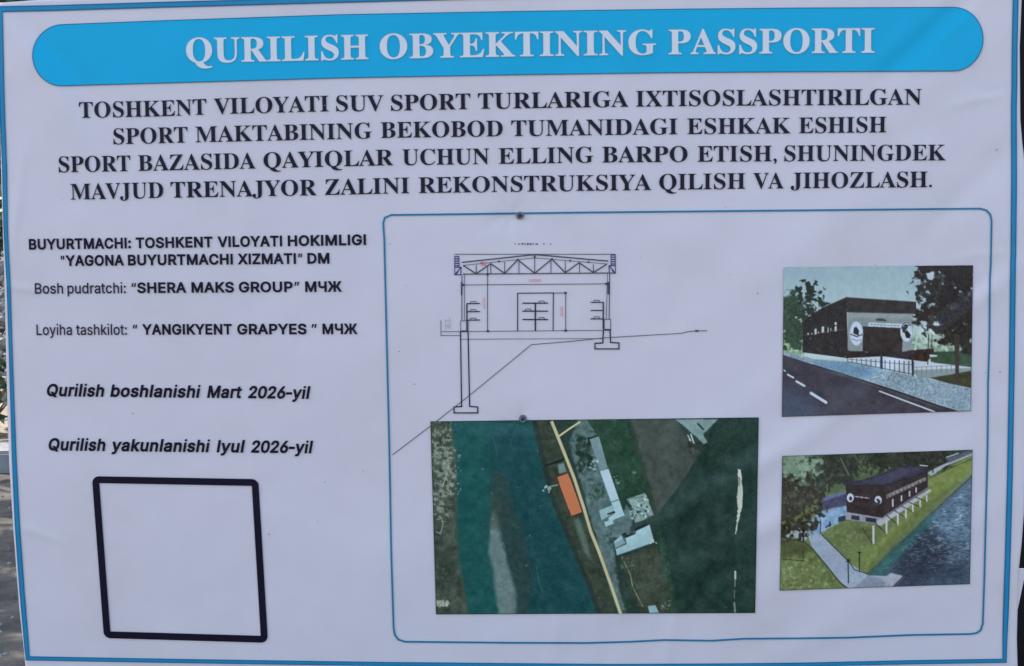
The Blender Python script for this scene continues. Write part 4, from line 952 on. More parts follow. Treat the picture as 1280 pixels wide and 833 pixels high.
# trees, left
p.poly([(30, 190), (70, 185), (110, 240), (130, 330), (125, 410), (40, 400)], (58, 78, 66), soft=4, rough=5, rs=6, var=22)
p.dots(150, (38, 190, 130, 410), (5, 12), (52, 70, 58), a=0.75, var=14)
p.leaf([(95, 165), (140, 140), (190, 130), (228, 165), (236, 235), (225, 290), (150, 345), (100, 300)], (42, 52, 50), sc=5, thr=0.40, k=9, edge=0.16, seed=12, inner=0.7)
p.leaf([(30, 190), (80, 190), (112, 250), (135, 330), (130, 420), (40, 420)], (54, 72, 62), sc=5, thr=0.38, k=8, edge=0.15, seed=14, var=20)
p.dots(60, (95, 250, 150, 400), (4, 9), (50, 62, 54), a=0.8)
p.dots(26, (100, 200, 220, 350), (3, 7), (160, 182, 188), a=0.8)
# building
p.poly([(135, 320), (150, 300), (240, 240), (355, 190), (366, 500), (135, 470)], (45, 43, 46), var=10, vs=4)
p.poly([(354, 188), (712, 212), (712, 276), (700, 276), (360, 268)], (51, 48, 50), var=8)
p.line([(240, 240), (354, 189), (712, 213)], 0.8, (150, 160, 164), a=0.7)
p.line([(356, 192), (366, 500)], 0.8, (38, 34, 38), a=0.8)
for k in range(5):
    p.line([(140, 330 + 32 * k), (362, 300 + 40 * k)], 0.6, (44, 40, 44), a=0.5)
p.poly([(366, 268), (696, 276), (692, 470), (364, 468)], (122, 132, 138), var=10, vs=9)
p.poly([(366, 268), (696, 276), (696, 300), (366, 296)], (140, 152, 158), soft=4, a=0.6)
p.poly([(440, 338), (645, 348), (640, 470), (440, 466)], (48, 42, 45), var=8)
p.poly([(470, 345), (634, 350), (632, 500), (470, 492)], (52, 45, 46), var=8)
p.line([(470, 340), (470, 480)], 0.7, (30, 28, 32), a=0.7)
p.poly([(340, 462), (560, 470), (800, 450), (808, 478), (760, 520), (540, 505), (350, 500)], (46, 38, 40), soft=1.5, rough=1.5, rs=4, var=8)
p.dots(30, (690, 455, 800, 520), (5, 11), (62, 44, 40), a=0.8)
p.poly([(470, 318), (640, 326), (640, 344), (470, 336)], (186, 208, 220), soft=1, rough=0.6)
for k in range(9):
    x0 = 480 + 17 * k
    p.line([(x0, 328 + k), (x0 + 9, 327 + k)], 1.2, (60, 70, 84), a=0.8)
p.line([(512, 304), (556, 308)], 2.4, (46, 52, 60), a=0.85); p.line([(522, 298), (548, 300)], 1.0, (46, 52, 60), a=0.8)
def ell(cx, cy, rx, ry, n=20, a0=0, a1=360):
    return [(cx + rx * math.cos(R(a0 + (a1 - a0) * k / n)), cy + ry * math.sin(R(a0 + (a1 - a0) * k / n))) for k in range(n + 1)]
for cx, cy, rx, ry in ((408, 374, 34, 62), (662, 364, 31, 52)):
    p.poly(ell(cx, cy, rx, ry), (206, 218, 228))
    p.line(ell(cx, cy, rx - 2, ry - 2), 0.8, (120, 140, 160), a=0.7)
p.poly([(395, 345), (408, 338), (422, 360), (420, 385), (400, 378), (392, 372)], (40, 44, 54))
p.line([(380, 378), (410, 390), (436, 380)], 1.6, (50, 60, 70)); p.line([(384, 400), (410, 412), (430, 406)], 1.4, (110, 130, 150))
p.poly([(640, 345), (655, 325), (675, 330), (668, 346), (650, 372), (642, 366)], (50, 58, 66))
p.poly([(652, 368), (664, 356), (684, 380), (680, 400), (660, 396)], (36, 38, 44)); p.line(ell(662, 364, 26, 46, a0=200, a1=320), 1.4, (60, 70, 84))
for x0, y0, w_, h_ in ((160, 372, 6, 10), (196, 352, 10, 28), (232, 340, 12, 30), (262, 345, 4, 26), (298, 318, 10, 14), (298, 338, 10, 26), (276, 348, 4, 12), (180, 372, 4, 8), (212, 366, 5, 8)):
    p.poly([(x0, y0), (x0 + w_, y0 - 2), (x0 + w_, y0 + h_ - 2), (x0, y0 + h_)], (200, 206, 210), soft=0.9, a=0.9)
p.line([(150, 382), (345, 352)], 0.8, (120, 112, 110), a=0.6)
p.dots(26, (150, 420, 350, 470), (2, 4), (92, 80, 76), a=0.5)
# lawn, terrace, fence
p.poly([(790, 468), (1010, 460), (1010, 555), (800, 530)], (54, 76, 60), soft=1.2, var=10)
p.poly([(360, 500), (540, 490), (780, 520), (990, 545), (1010, 570), (830, 600), (690, 585)], (190, 202, 212), soft=1.2, var=14, vs=4)
p.poly([(780, 480), (820, 484), (815, 492), (780, 494)], (190, 200, 204), soft=1)
p.poly([(690, 560), (990, 548), (1010, 575), (860, 605), (720, 600)], (128, 140, 146), soft=2, var=10)
p.poly([(780, 600), (1010, 560), (1010, 660), (880, 630)], (60, 60, 44), soft=1.4, var=14)
for t_ in np.linspace(0, 1, 15):
    xx = 362 + 336 * t_; y0 = 500 + 18 * t_; y1 = 518 + 66 * t_
    p.line([(xx, y0), (xx, y1)], 0.9 + 0.7 * t_, (58, 66, 84), a=0.9)
p.line([(362, 504), (698, 534)], 0.9, (70, 78, 96), a=0.8); p.line([(362, 516), (698, 582)], 1.0, (52, 58, 76), a=0.9)
p.line([(535, 480), (537, 555)], 3.0, (46, 52, 74)); p.line([(692, 470), (694, 590)], 2.2, (44, 46, 62))
for t_ in np.linspace(0, 1, 9):
    xx = 715 + 200 * t_
    p.line([(xx, 545 - 12 * t_), (xx, 585 - 22 * t_)], 0.8, (90, 98, 110), a=0.8)
p.line([(700, 546), (985, 532)], 0.8, (90, 100, 106), a=0.7)
# pavement and road
p.poly([(0, 455), (200, 505), (360, 518), (540, 555), (700, 590), (1010, 655), (1010, 790), (830, 735), (640, 670), (500, 625), (330, 580), (190, 530), (0, 475)], (128, 148, 166), soft=1.0, var=46, vs=1.7)
p.poly([(180, 512), (360, 520), (520, 560), (480, 600), (330, 578), (200, 535)], (86, 124, 160), soft=8, a=0.65)
p.poly([(0, 470), (190, 532), (330, 582), (500, 628), (640, 672), (830, 738), (1010, 792), (1010, 830), (0, 830)], (60, 57, 70), soft=1.0, var=9, vs=12)
p.poly([(0, 640), (180, 700), (240, 830), (0, 830)], (74, 92, 122), soft=22, a=0.55)
p.poly([(250, 640), (520, 680), (640, 830), (250, 830)], (74, 74, 86), soft=18, a=0.5)
p.line([(190, 534), (500, 630), (830, 742), (1010, 796)], 1.6, (40, 38, 52), a=0.8)
p.line([(260, 566), (500, 640), (830, 752)], 0.8, (100, 96, 112), a=0.6)
for a_, b_, w_ in (((60, 583), (88, 598), 2.0), ((104, 617), (144, 640), 2.6), ((178, 677), (254, 724), 3.4), ((40, 560), (48, 566), 1.2)):
    p.line([a_, b_], w_, (206, 212, 224))
p.line([(526, 667), (640, 710), (806, 772)], 1.8, (190, 194, 208))
# tree, right
TP = [(700, 30), (1010, 25), (1010, 430), (950, 440), (880, 430), (820, 380), (760, 345), (700, 285), (735, 250), (740, 190), (690, 140)]
p.leaf([(705, 20), (1015, 10), (1015, 440), (960, 452), (900, 430), (850, 400), (800, 375), (760, 340), (712, 290), (738, 250), (745, 200), (696, 140), (700, 80)], (46, 43, 44), sc=7.5, thr=0.40, k=9, edge=0.16, seed=3, inner=0.75)
p.leaf([(760, 20), (1015, 10), (1015, 300), (900, 330), (800, 280), (770, 200), (790, 120)], (44, 41, 43), sc=5, thr=0.34, k=9, edge=0.1, seed=8, inner=0.7, a=0.85)
p.dots(40, (720, 260, 900, 400), (4, 9), (58, 54, 46), a=0.5, poly=TP)
p.poly([(766, 72), (798, 62), (806, 92), (790, 108), (770, 95)], (166, 184, 196), soft=1.6, rough=2.2, rs=3)
p.poly([(905, 380), (932, 380), (928, 632), (912, 632)], (60, 54, 54), soft=1)
p.line([(775, 380), (770, 530)], 1.6, (56, 58, 58), a=0.8); p.line([(792, 380), (790, 470)], 1.2, (60, 62, 60), a=0.7)
p.noise(8, 1.7, 31); p.noise(7, 6, 33)
p.grade((0.97, 1.01, 1.03), 0.95)
d = p.sd(Q1)
p.put((40, 44, 54), np.clip(1.3 - d, 0, 1) * 0.6 * (p.t > 0.3))
p.build('building_picture', banner, 0.0012, 'printed picture of dark building beside a road with white lane dashes')

# ---- picture of the building on stilts by the river
Q2 = [(978, 570.2), (1215.9, 562.4), (1212.4, 730.4), (974.6, 738.6)]
p = Pic(Q2); p.rng = np.random.RandomState(19)
p.mapfn(970, 560, 4.385)
p.c[:] = (98, 114, 72)
p.noise(12, 3.0, 5)
p.poly([(0, 0), (1100, -20), (1100, 30), (830, 140), (480, 170), (240, 270), (0, 420)], (62, 74, 60), soft=6, rough=4, var=18, vs=8)
p.poly([(460, 60), (700, 50), (640, 130), (430, 180)], (88, 110, 72), soft=8, a=0.8, rough=3)
p.poly([(160, 200), (390, 200), (380, 240), (240, 270)], (84, 100, 72), soft=6, a=0.8, rough=3)
for bx, n, r_, c_ in (((30, 40, 240, 260), 130, (8, 22), (86, 112, 90)), ((30, 40, 240, 200), 60, (6, 14), (124, 152, 126)), ((220, 40, 430, 200), 120, (8, 20), (54, 60, 52)), ((330, 40, 520, 150), 60, (6, 14), (58, 66, 54)), ((500, 30, 820, 110), 150, (8, 20), (48, 54, 46)), ((680, 20, 940, 130), 90, (8, 20), (46, 48, 42))):
    p.dots(n, bx, r_, c_, a=0.7, var=16)
for k_, (pts_, c_) in enumerate((([(20, 30), (240, 30), (250, 120), (220, 210), (150, 250), (20, 260)], (74, 96, 78)), ([(220, 30), (430, 40), (440, 120), (390, 190), (230, 200)], (46, 52, 46)), ([(480, 30), (830, 20), (850, 70), (690, 110), (560, 130)], (44, 50, 42)), ([(700, 20), (950, 15), (930, 90), (830, 125)], (44, 46, 40)), ([(40, 60), (110, 50), (140, 120), (100, 190), (50, 150)], (116, 142, 120)), ([(150, 50), (215, 50), (220, 110), (170, 120)], (130, 154, 132)))):
    p.leaf(pts_, c_, sc=4.5, thr=0.42, k=8, edge=0.10, seed=60 + k_, var=16, a=0.85)
p.line([(290, 180), (292, 240)], 2.0, (46, 44, 40)); p.line([(440, 100), (440, 150)], 1.4, (46, 44, 40)); p.line([(355, 60), (400, 150)], 1.6, (124, 148, 120), a=0.5)
# meadow lower left
p.poly([(0, 480), (170, 520), (270, 650), (370, 790), (0, 800)], (100, 116, 70), soft=2, var=26, vs=4)
p.dots(90, (25, 600, 320, 780), (4, 10), (140, 152, 112), a=0.5, var=20)
p.poly([(20, 490), (150, 515), (190, 560), (150, 590), (30, 600)], (58, 64, 42), soft=8, a=0.7)
p.dots(70, (280, 420, 520, 640), (4, 10), (134, 146, 96), a=0.45, var=18)
p.poly([(400, 560), (560, 520), (500, 680), (420, 640)], (112, 130, 72), soft=10, a=0.6)
# grass strip to the top right
p.poly([(820, 190), (1090, 30), (1090, 130), (940, 260), (760, 400), (560, 600), (480, 690), (520, 560), (640, 440)], (116, 132, 72), soft=4, rough=2, var=16, vs=5)
p.poly([(800, 300), (1000, 190), (930, 270), (740, 420), (560, 600), (500, 680), (560, 560), (700, 420)], (84, 94, 54), soft=8, a=0.6, rough=2)
p.line([(850, 160), (960, 110), (1078, 60)], 1.6, (66, 74, 50), a=0.7)
# river
RV = [(498, 700), (1090, 135), (1090, 760), (640, 765), (690, 700), (620, 690), (580, 722)]
p.poly(RV, (58, 74, 94), soft=1.4, var=10, vs=10)
p.poly([(840, 380), (1090, 135), (1090, 520), (900, 560)], (104, 136, 162), soft=16, a=0.7)
p.poly([(640, 560), (840, 420), (960, 520), (900, 690), (700, 740), (660, 640)], (42, 48, 64), soft=14, a=0.75)
p.poly([(498, 700), (860, 355), (880, 380), (620, 660), (580, 722)], (46, 106, 100), soft=11, a=0.8)
rp = vnoise(p.x / 3.2 + p.y / 9, p.y / 1.1, 77) * (vnoise(p.x / 12, p.y / 9, 78) * 0.7 + 0.3)
inr = np.clip(p.sd([p.map(q) for q in RV]) / 6 - 0.4, 0, 1)
p.put((160, 188, 206), np.clip((rp - 0.36) * 3.6, 0, 0.9) * inr * (0.12 + 0.88 * np.clip(1.15 - p.t * 1.2 + (p.s - 0.8) * 0.6, 0, 1)))
p.put((34, 42, 58), np.clip((0.25 - rp) * 2.4, 0, 0.4) * inr)
p.line([(500, 692), (640, 560), (860, 350), (1085, 145)], 1.4, (70, 66, 44), a=0.7)
# road and pavement, left
p.poly([(225, 290), (390, 240), (390, 315), (235, 345)], (68, 70, 98), soft=2, var=8)
p.poly([(240, 275), (390, 235), (390, 250), (240, 300)], (92, 104, 140), soft=2)
p.poly([(150, 435), (240, 350), (390, 315), (390, 372), (330, 420), (240, 472), (160, 485)], (118, 152, 184), soft=2.0, rough=1.5, var=30, vs=4)
p.poly([(20, 475), (150, 430), (190, 470), (160, 510), (40, 482)], (150, 164, 168), soft=2, rough=1.4, rs=4, var=20, vs=3)
# big brown tree on the left
p.leaf([(15, 190), (160, 170), (235, 250), (240, 340), (190, 430), (130, 465), (15, 480)], (54, 52, 45), sc=5, thr=0.38, k=8, edge=0.12, seed=71, var=18)
p.dots(70, (30, 180, 220, 440), (4, 11), (74, 76, 58), a=0.5); p.dots(40, (30, 380, 170, 470), (5, 12), (46, 48, 42), a=0.7)
p.line([(150, 440), (150, 510)], 2.2, (34, 36, 38)); p.line([(148, 560), (150, 620), (40, 610)], 1.4, (50, 54, 40), a=0.8)
# path and jetty
p.poly([(176, 482), (240, 470), (262, 490), (400, 630), (505, 700), (690, 705), (690, 728), (640, 770), (400, 775), (350, 730), (270, 630), (195, 540)], (142, 156, 178), soft=1.0, var=8)
p.poly([(420, 770), (505, 700), (600, 724), (590, 775)], (122, 132, 148), soft=1, var=8)
p.poly([(580, 722), (630, 686), (695, 702), (640, 758)], (152, 158, 172), soft=1)
p.poly([(640, 758), (695, 702), (712, 706), (655, 775)], (70, 76, 92), soft=1)
for k in range(8):
    p.line([(470 + 22 * k, 730 + 2 * k), (455 + 22 * k, 770)], 0.6, (100, 110, 126), a=0.6)
p.line([(252, 478), (400, 625), (430, 668), (500, 690)], 1.3, (46, 54, 60), a=0.9)
p.line([(30, 490), (160, 520), (200, 555), (270, 640), (350, 740), (400, 775)], 1.4, (44, 54, 58), a=0.9)
p.line([(395, 610), (397, 740)], 1.5, (36, 42, 52)); p.line([(385, 625), (405, 615)], 1.4, (36, 42, 52)); p.line([(457, 572), (457, 680)], 1.4, (40, 46, 40)); p.line([(450, 574), (464, 574)], 1.8, (40, 46, 40))
p.line([(243, 395), (243, 470)], 1.2, (40, 46, 60))
p.poly([(340, 380), (380, 370), (380, 400), (342, 408)], (46, 52, 78)); p.line([(275, 435), (300, 420)], 2.0, (40, 46, 60)); p.line([(295, 405), (296, 430)], 1.6, (40, 44, 50))
# building
p.poly([(376, 195), (470, 175), (610, 130), (700, 100), (832, 106), (834, 140), (590, 212), (382, 220)], (50, 51, 66), var=8)
p.poly([(470, 190), (690, 112), (810, 112), (600, 200)], (66, 68, 92), soft=3, a=0.7)
p.poly([(382, 205), (592, 205), (592, 395), (388, 358)], (50, 42, 44), var=6)
p.poly([(590, 207), (832, 130), (832, 228), (585, 390)], (54, 48, 52), var=6)
p.line([(382, 208), (592, 206), (832, 132)], 0.8, (36, 36, 46), a=0.8); p.line([(591, 208), (589, 390)], 0.8, (36, 32, 36), a=0.8)
p.poly([(604, 258), (820, 160), (822, 178), (606, 280)], (150, 142, 140), soft=1, var=26, vs=2, a=0.8)
for k in range(10):
    p.line([(612 + 21 * k, 262 - 9.6 * k), (616 + 21 * k, 274 - 9.6 * k)], 1.0, (52, 48, 52), a=0.7)
for x0, y0, h_ in ((640, 284, 36), (688, 264, 26), (732, 240, 24), (768, 220, 22)):
    p.line([(x0, y0), (x0, y0 + h_)], 1.7, (200, 200, 204)); 
for cx, cy in ((407, 274), (560, 288)):
    p.poly(ell(cx, cy, 19, 24), (204, 208, 214))
p.poly(ell(409, 278, 9, 12), (52, 46, 50)); p.poly([(548, 282), (560, 276), (574, 292), (566, 316), (552, 310), (556, 296)], (60, 56, 60)); p.poly(ell(545, 306, 9, 10), (60, 52, 54))
for k in range(7):
    p.line([(430 + 12.5 * k, 266 + 1.6 * k), (435 + 12.5 * k, 267 + 1.6 * k)], 1.5, (190, 194, 198), a=0.55 + 0.35 * (k % 2))
p.poly([(388, 352), (580, 384), (560, 418), (385, 392)], (140, 142, 156), soft=1, var=10)
p.poly([(412, 368), (458, 374), (458, 398), (412, 392)], (48, 50, 70)); p.poly([(492, 380), (550, 388), (548, 412), (492, 404)], (48, 50, 70))
p.poly([(556, 400), (842, 226), (856, 234), (576, 428), (556, 424)], (168, 170, 180), soft=0.9)
p.poly([(590, 375), (832, 215), (836, 225), (580, 395)], (120, 120, 132), soft=0.9, a=0.8)
p.poly([(450, 440), (540, 440), (530, 520), (420, 440)], (70, 76, 48), soft=6, a=0.5)
for x0, y0, y1, w_ in ((534, 432, 522, 2.6), (606, 404, 466, 2.3), (668, 362, 418, 2.4), (712, 335, 382, 2.2), (750, 312, 348, 2.0), (790, 290, 322, 1.8), (826, 262, 292, 1.8)):
    p.line([(x0, y0), (x0, y1)], w_, (186, 190, 194))
    p.line([(x0 - 62, y0 + 8), (x0 - 6, y1)], 1.4, (50, 54, 46), a=0.75)
# road, top right
p.poly([(832, 138), (860, 118), (1090, 12), (1090, 34), (930, 100), (850, 156)], (152, 164, 170), soft=1.2, var=14, vs=3)
p.poly([(935, 60), (1085, 8), (1085, 26), (950, 82)], (82, 92, 112), soft=1.2); p.line([(935, 52), (1000, 30)], 1.4, (160, 170, 170)); p.line([(790, 96), (830, 100)], 1.2, (190, 190, 190))
p.line([(860, 80), (860, 135)], 1.6, (48, 46, 44))
p.noise(10, 1.7, 41); p.noise(9, 5, 43)
p.grade((0.97, 1.0, 1.04), 0.88)
d = p.sd(Q2)
p.put((36, 42, 50), np.clip(1.3 - d, 0, 1) * 0.55)
p.build('building_picture', banner, 0.0012, 'printed picture of dark building on stilts above a river bank')

# little dirt specks on the vinyl
sp = []
rs = random.Random(3)
spots = [(1250, 465, 1.1), (488, 305, 0.9), (499, 439.5, 1.1), (518, 480.5, 1.0), (454, 589, 0.8), (947, 367, 1.2), (166, 517, 1.0), (336.5, 668, 1.1), (406, 603, 0.8), (1246, 187.5, 1.2)]
spots += [(rs.uniform(40, 1255), rs.uniform(110, 815), rs.uniform(0.35, 0.75)) for _ in range(34)]
for (x, y, r_) in spots:
    sp.append((0, [[(x + r_ * math.cos(a) * rs.uniform(0.7, 1.2), y + r_ * math.sin(a) * rs.uniform(0.7, 1.2)) for a in [k * math.pi / 3.5 for k in range(7)]]]))
ds = flat('dirt_specks', sp, I((128, 130, 148)), banner, 0.0030)
ds['kind'] = 'stuff'

# screws with washers
M_STEEL = plain_mat('weathered_steel', (0.03, 0.03, 0.035), 0.45, 0.5, (0.12, 0.12, 0.13), 60, 0.2)
M_STEELD = plain_mat('grey_washer', (0.13, 0.13, 0.15), 0.55, 0.3, (0.30, 0.30, 0.33), 90, 0.3)
for (sx_, sy_) in SCREWS:
    c = P(sx_, sy_, 0.001)[0]
    def lathe(name, prof, mat, parent, n=20, slot=False):
        V, F = [], []
        for (r_, y_) in prof:
            for k in range(n):
                a = 2 * math.pi * k / n
                V.append((c[0] + r_ * math.cos(a), c[1] - y_, c[2] + r_ * math.sin(a)))
        for i in range(len(prof) - 1):
            for k in range(n):
                F.append((i * n + k, i * n + (k + 1) % n, (i + 1) * n + (k + 1) % n, (i + 1) * n + k))
        F.append([(len(prof) - 1) * n + k for k in range(n)])
        return mesh(name, V, F, mat, parent, None, smooth=False)
    scw = lathe('screw', [(0.0118, -0.004), (0.0118, 0.0026), (0.0108, 0.0034), (0.0070, 0.0036)], M_STEELD, banner)
    lathe('screw_head', [(0.0066, 0.002), (0.0066, 0.0065), (0.0050, 0.0086), (0.0022, 0.0092), (0.0016, 0.0074), (0.0004, 0.0070)], M_STEEL, scw, 6)
# loose corner of the hem at the right edge
fl = [(1271.5, 711.5), (1290, 711.5), (1290, 716), (1281, 724), (1276, 748), (1271.2, 770), (1268, 768)]
V, F, LY = fill([(0, [fl])])
V = np.array(V)
W = P(V[:, 0], V[:, 1], 0) + np.array([0, 0.006, 0])
hf = mesh('loose_hem', W, flip(W, F), M_VINYL, banner, smooth=False)
hm = hf.modifiers.new('thickness', 'SOLIDIFY'); hm.thickness = 0.0015

# ------------------------------------------------------------------ behind the banner
def ray(px, py):
    return np.array([(px - 640) / FOC, 1.0, -(py - 416.5) / FOC]) @ RMN.T
def ground_at(px, py, z=0.0):
    d = ray(px, py)
    return CAM + d * ((z - CAM[2]) / d[2])

M_DIRT = plain_mat('grey_dirt', (0.045, 0.039, 0.032), 0.95, 0, (0.145, 0.125, 0.102), 5.5, 0.9, 12)
M_FAR = plain_mat('sandy_ground', (0.22, 0.17, 0.12), 0.95, 0, (0.38, 0.31, 0.23), 1.5, 0.4)
# ground: one big sheet with gentle bumps near the banner
gx = np.concatenate([np.linspace(-400, -12, 12), np.linspace(-10, 10, 90), np.linspace(12, 400, 12)])
gy = np.concatenate([np.linspace(-400, -10, 12), np.linspace(-8, 14, 100), np.linspace(16, 600, 14)])
gv = []
for x in gx:
    for y in gy:
        near = 1.0 if abs(x) < 11 and -9 < y < 15 else 0.0
        z = near * (0.05 * (float(fbm(x * 1.3, y * 1.3, 61, 4)) - 0.5) + 0.02 * (float(fbm(x * 7, y * 7, 62, 3)) - 0.5))
        gv.append((x, y, z - 0.01))
gf = [f[::-1] for f in grid_faces(len(gx), len(gy))]
g = mesh('ground', gv, gf, M_DIRT, None, base=Vector((0, 0, 0)))
g['kind'] = 'structure'

# rough slab edge and sandy area far left
a = ground_at(8, 588)
def box(name, x0, x1, y0, y1, z0, z1, mat, bevel=0.02, parent=None, rough=0.0):
    bm = bmesh.new()
    bmesh.ops.create_cube(bm, size=1)
    for v in bm.verts:
        v.co = Vector(((v.co.x) * (x1 - x0), (v.co.y) * (y1 - y0), (v.co.z + 0.5) * (z1 - z0)))
    bmesh.ops.bevel(bm, geom=bm.edges[:], offset=bevel, segments=2, affect='EDGES')
    if rough:
        bmesh.ops.subdivide_edges(bm, edges=bm.edges[:], cuts=6, use_grid_fill=True)
        for v in bm.verts:
            v.co += Vector([(vnoise(v.co.x * 3 + k * 9, v.co.y * 3 + v.co.z * 5, 5 + k) - 0.5) * rough for k in range(3)])
    me = bpy.data.meshes.new(name); bm.to_mesh(me); bm.free()
    o = link(name, me, mat, parent)
    o.location = ((x0 + x1) / 2, (y0 + y1) / 2, z0)
    return o
M_CONC = plain_mat('weathered_concrete', (0.22, 0.22, 0.23), 0.9, 0, (0.34, 0.34, 0.35), 4, 0.4)
kb = box('kerb', a[0] - 3, a[0] + 2.2, a[1], a[1] + 0.5, -0.05, 0.13, M_CONC, 0.02, rough=0.05)
kb['kind'] = 'structure'
s_ = box('sand', a[0] - 6, a[0] + 3, a[1] + 0.51, a[1] + 9, -0.05, 0.10, M_FAR, 0.03, rough=0.05)
s_['kind'] = 'structure'

# pebbles: grey gravel heap beyond, plus a scatter of small stones on the dirt
M_PEB = plain_mat('pale_pebble', (0.16, 0.155, 0.15), 0.85, 0, (0.42, 0.40, 0.37), 9, 0.3)
rs = random.Random(21)
bm = bmesh.new()
def stone(bm, loc, r_):
    mt = Matrix.Translation(loc) @ Euler((rs.uniform(0, 3), rs.uniform(0, 3), rs.uniform(0, 3))).to_matrix().to_4x4() @ Matrix.Diagonal((r_ * rs.uniform(.8, 1.3), r_ * rs.uniform(.7, 1.1), r_ * rs.uniform(.5, .9), 1))
    bmesh.ops.create_icosphere(bm, subdivisions=1, radius=1, matrix=mt)
hc = ground_at(2, 520)
for k in range(900):
    t = rs.random()
    x = hc[0] + rs.uniform(-2.2, 0.9); y = hc[1] + 1.2 + 4 * t
    z = 0.10 + 1.05 * t + rs.uniform(-0.02, 0.04)
    stone(bm, (x, y, z), rs.uniform(0.03, 0.11))
for k in range(110):
    py = rs.uniform(600, 835); q = ground_at(rs.uniform(-60, 45), py)
    stone(bm, (q[0], q[1], 0.0), rs.uniform(0.004, 0.013))
me = bpy.data.meshes.new('gravel'); bm.to_mesh(me); bm.free()
o = link('gravel', me, M_PEB); o['kind'] = 'stuff'
tag(o, 'pale gravel heap and loose pebbles left of the banner', 'gravel')
M_HILL = plain_mat('dry_bank', (0.12, 0.11, 0.10), 0.95, 0, (0.30, 0.27, 0.23), 3, 0.8)
hv = []
for i in range(40):
    for j in range(14):
        x = hc[0] - 6 + 9 * i / 39; t = j / 13
        hv.append((x, hc[1] + 1.0 + 5.2 * t, 0.02 + 1.25 * t + 0.12 * (float(fbm(x * 2, t * 5, 71, 3)) - 0.5)))
hl = mesh('bank', hv, [f[::-1] for f in grid_faces(40, 14)], M_HILL, None, base=Vector((0, 0, 0)))
hl['kind'] = 'structure'

# leafy weed in front of the bank
M_LEAF = plain_mat('weed_leaf', (0.05, 0.10, 0.05), 0.5, 0, (0.12, 0.19, 0.09), 8, 0.2)
M_DRY = plain_mat('dry_leaf', (0.40, 0.35, 0.27), 0.7, 0, (0.62, 0.58, 0.50), 8, 0.2)
M_STEM = plain_mat('weed_stem', (0.12, 0.09, 0.06), 0.8)
wb = ground_at(8, 545)
weed = thing('weed', 'leafy green weed with pale dry leaves at the left edge of the banner', 'plant', (wb[0], wb[1] - 0.5, 0.08))
def leaves(name, mat, n, spread, h0, h1, size):
    bm = bmesh.new()
    for k in range(n):
        c_ = Vector((rs.gauss(0, spread), rs.gauss(0, spread * 0.6), rs.uniform(h0, h1)))
        rot = Euler((rs.uniform(-1.0, 1.0), rs.uniform(-1.0, 1.0), rs.uniform(0, 6.3))).to_matrix()
        L = size * rs.uniform(0.6, 1.3); w_ = L * 0.3
        pts = [(0, 0, 0), (w_, L * .35, .02), (w_ * .7, L * .75, .01), (0, L, -.03), (-w_ * .7, L * .75, .01), (-w_, L * .35, .02)]
        vs = [bm.verts.new(c_ + rot @ Vector(q)) for q in pts]
        bm.faces.new((vs[0], vs[1], vs[2], vs[3])); bm.faces.new((vs[0], vs[3], vs[4], vs[5]))
    me = bpy.data.meshes.new(name); bm.to_mesh(me); bm.free()
    return link(name, me, mat, weed)
leaves('foliage', M_LEAF, 90, 0.20, 0.05, 0.62, 0.14)
o = leaves('dry_foliage', M_DRY, 70, 0.26, 0.0, 0.66, 0.12)
bm = bmesh.new()
for k in range(9):
    e = Vector((rs.gauss(0, .2), rs.gauss(0, .12), rs.uniform(.35, .6)))
    d_ = e.normalized()
    bmesh.ops.create_cone(bm, segments=5, radius1=0.012, radius2=0.004, depth=e.length, matrix=Matrix.Translation(e / 2) @ d_.to_track_quat('Z', 'Y').to_matrix().to_4x4())
me = bpy.data.meshes.new('stem'); bm.to_mesh(me); bm.free()
link('stem', me, M_STEM, weed)

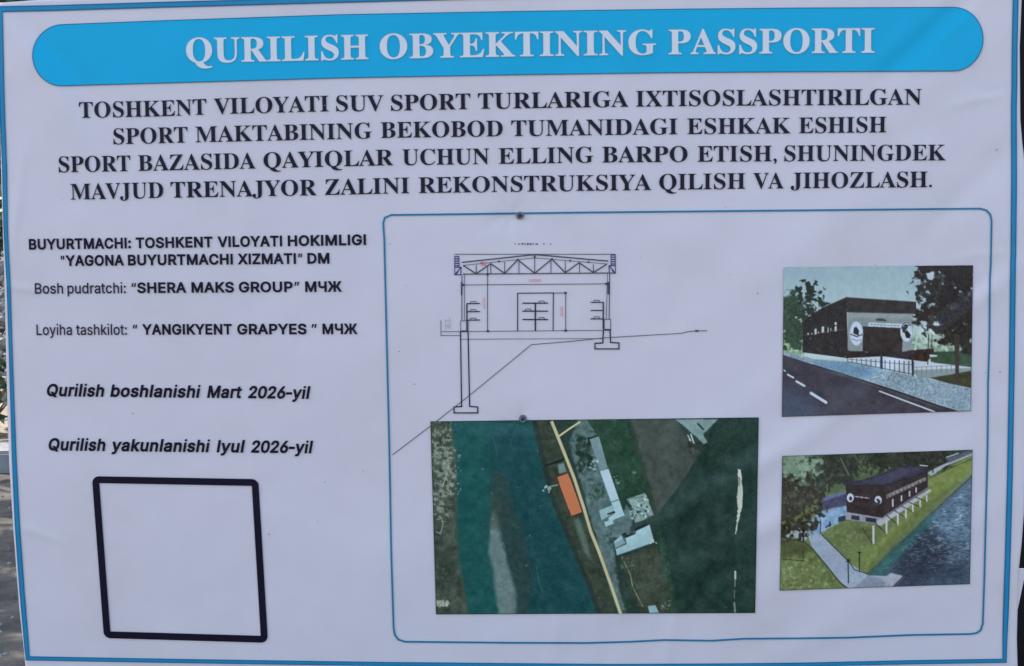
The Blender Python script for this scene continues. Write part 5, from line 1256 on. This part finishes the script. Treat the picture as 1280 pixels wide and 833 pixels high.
# far trees behind the banner, top left
M_BARK = plain_mat('bark', (0.05, 0.04, 0.03), 0.9, 0, (0.11, 0.09, 0.07), 10, 0.8)
M_CROWN = plain_mat('tree_leaf', (0.035, 0.06, 0.03), 0.6, 0, (0.09, 0.12, 0.06), 2, 0.2)
def tree(x, y, h, r_, seed, label):
    t = thing('tree', label, 'tree', (x, y, 0))
    rr = random.Random(seed)
    bm = bmesh.new()
    def limb(a_, b_, r0, r1):
        d_ = b_ - a_
        bmesh.ops.create_cone(bm, segments=8, radius1=r0, radius2=r1, depth=d_.length, matrix=Matrix.Translation((a_ + b_) / 2) @ d_.normalized().to_track_quat('Z', 'Y').to_matrix().to_4x4())
    top = Vector((0.1, 0, h * 0.8)); limb(Vector((0, 0, 0)), top, h * 0.03, h * 0.012)
    tips = []
    for k in range(11):
        a_ = Vector((0.05, 0, h * rr.uniform(0.3, 0.75))); an = rr.uniform(0, 6.28)
        b_ = a_ + Vector((math.cos(an) * r_ * 0.8, math.sin(an) * r_ * 0.8, h * rr.uniform(0.05, 0.25)))
        limb(a_, b_, h * 0.011, h * 0.004); tips.append(b_)
    me = bpy.data.meshes.new('trunk'); bm.to_mesh(me); bm.free(); link('trunk', me, M_BARK, t)
    V, F = [], []
    for k in range(int(2600 * (r_ / 2.0) ** 2)):
        c_ = rr.choice(tips) + Vector((rr.gauss(0, r_ * .32), rr.gauss(0, r_ * .32), rr.gauss(0, h * .07)))
        rot = Euler((rr.uniform(0, 6), rr.uniform(0, 6), rr.uniform(0, 6))).to_matrix(); L = rr.uniform(.08, .2) * r_ / 2.2
        n0 = len(V)
        V += [c_ + rot @ Vector(q) for q in ((0, 0, 0), (L * .5, L * .6, 0), (0, L * 1.5, L * .1), (-L * .5, L * .6, 0))]
        F.append((n0, n0 + 1, n0 + 2, n0 + 3))
    me = bpy.data.meshes.new('crown'); me.from_pydata([tuple(v) for v in V], [], F); link('crown', me, M_CROWN, t)
d1 = ray(12, 30)
for dist, off, h, r_, lab in ((16, 0.6, 5.2, 1.9, 'dark leafy tree showing above the banner at its upper left corner'),
                              (21, -2.6, 6.0, 2.4, 'taller tree farther behind the upper left edge of the banner')):
    q = CAM + d1 * dist
    tree(q[0] + off, q[1], h, r_, int(dist), lab)
q = CAM + ray(3, 232) * 24
tree(q[0] - 0.6, q[1], 3.1, 1.7, 9, 'low dark bush on the skyline behind the gravel bank')
tree(-6.0, 5.6, 6.6, 3.0, 5, 'broad unseen tree added left of the banner to shade the grey dirt')  # out-of-view tree, added only to keep the sun off the dirt

# black post that carries the banner's right side
M_BLACK = plain_mat('black_paint', (0.006, 0.006, 0.008), 0.6, 0, (0.010, 0.010, 0.012), 4, 0.2)
M_BLACK.node_tree.nodes['Principled BSDF'].inputs['Specular IOR Level'].default_value = 0.12
q = P(1290, 416)[0]
post = thing('post', 'black painted steel post behind the right edge of the banner', 'post', (q[0] + 0.02, 0.10, 0))
pb = box('shaft', -0.08, 0.08, -0.04, 0.04, 0.0, 2.75, M_BLACK, 0.008, post); pb.location = (0.02, 0, 0)
pl = box('base_plate', -0.14, 0.14, -0.1, 0.1, 0.0, 0.02, M_BLACK, 0.004, post); pl.location = (0.02, 0, -0.005)
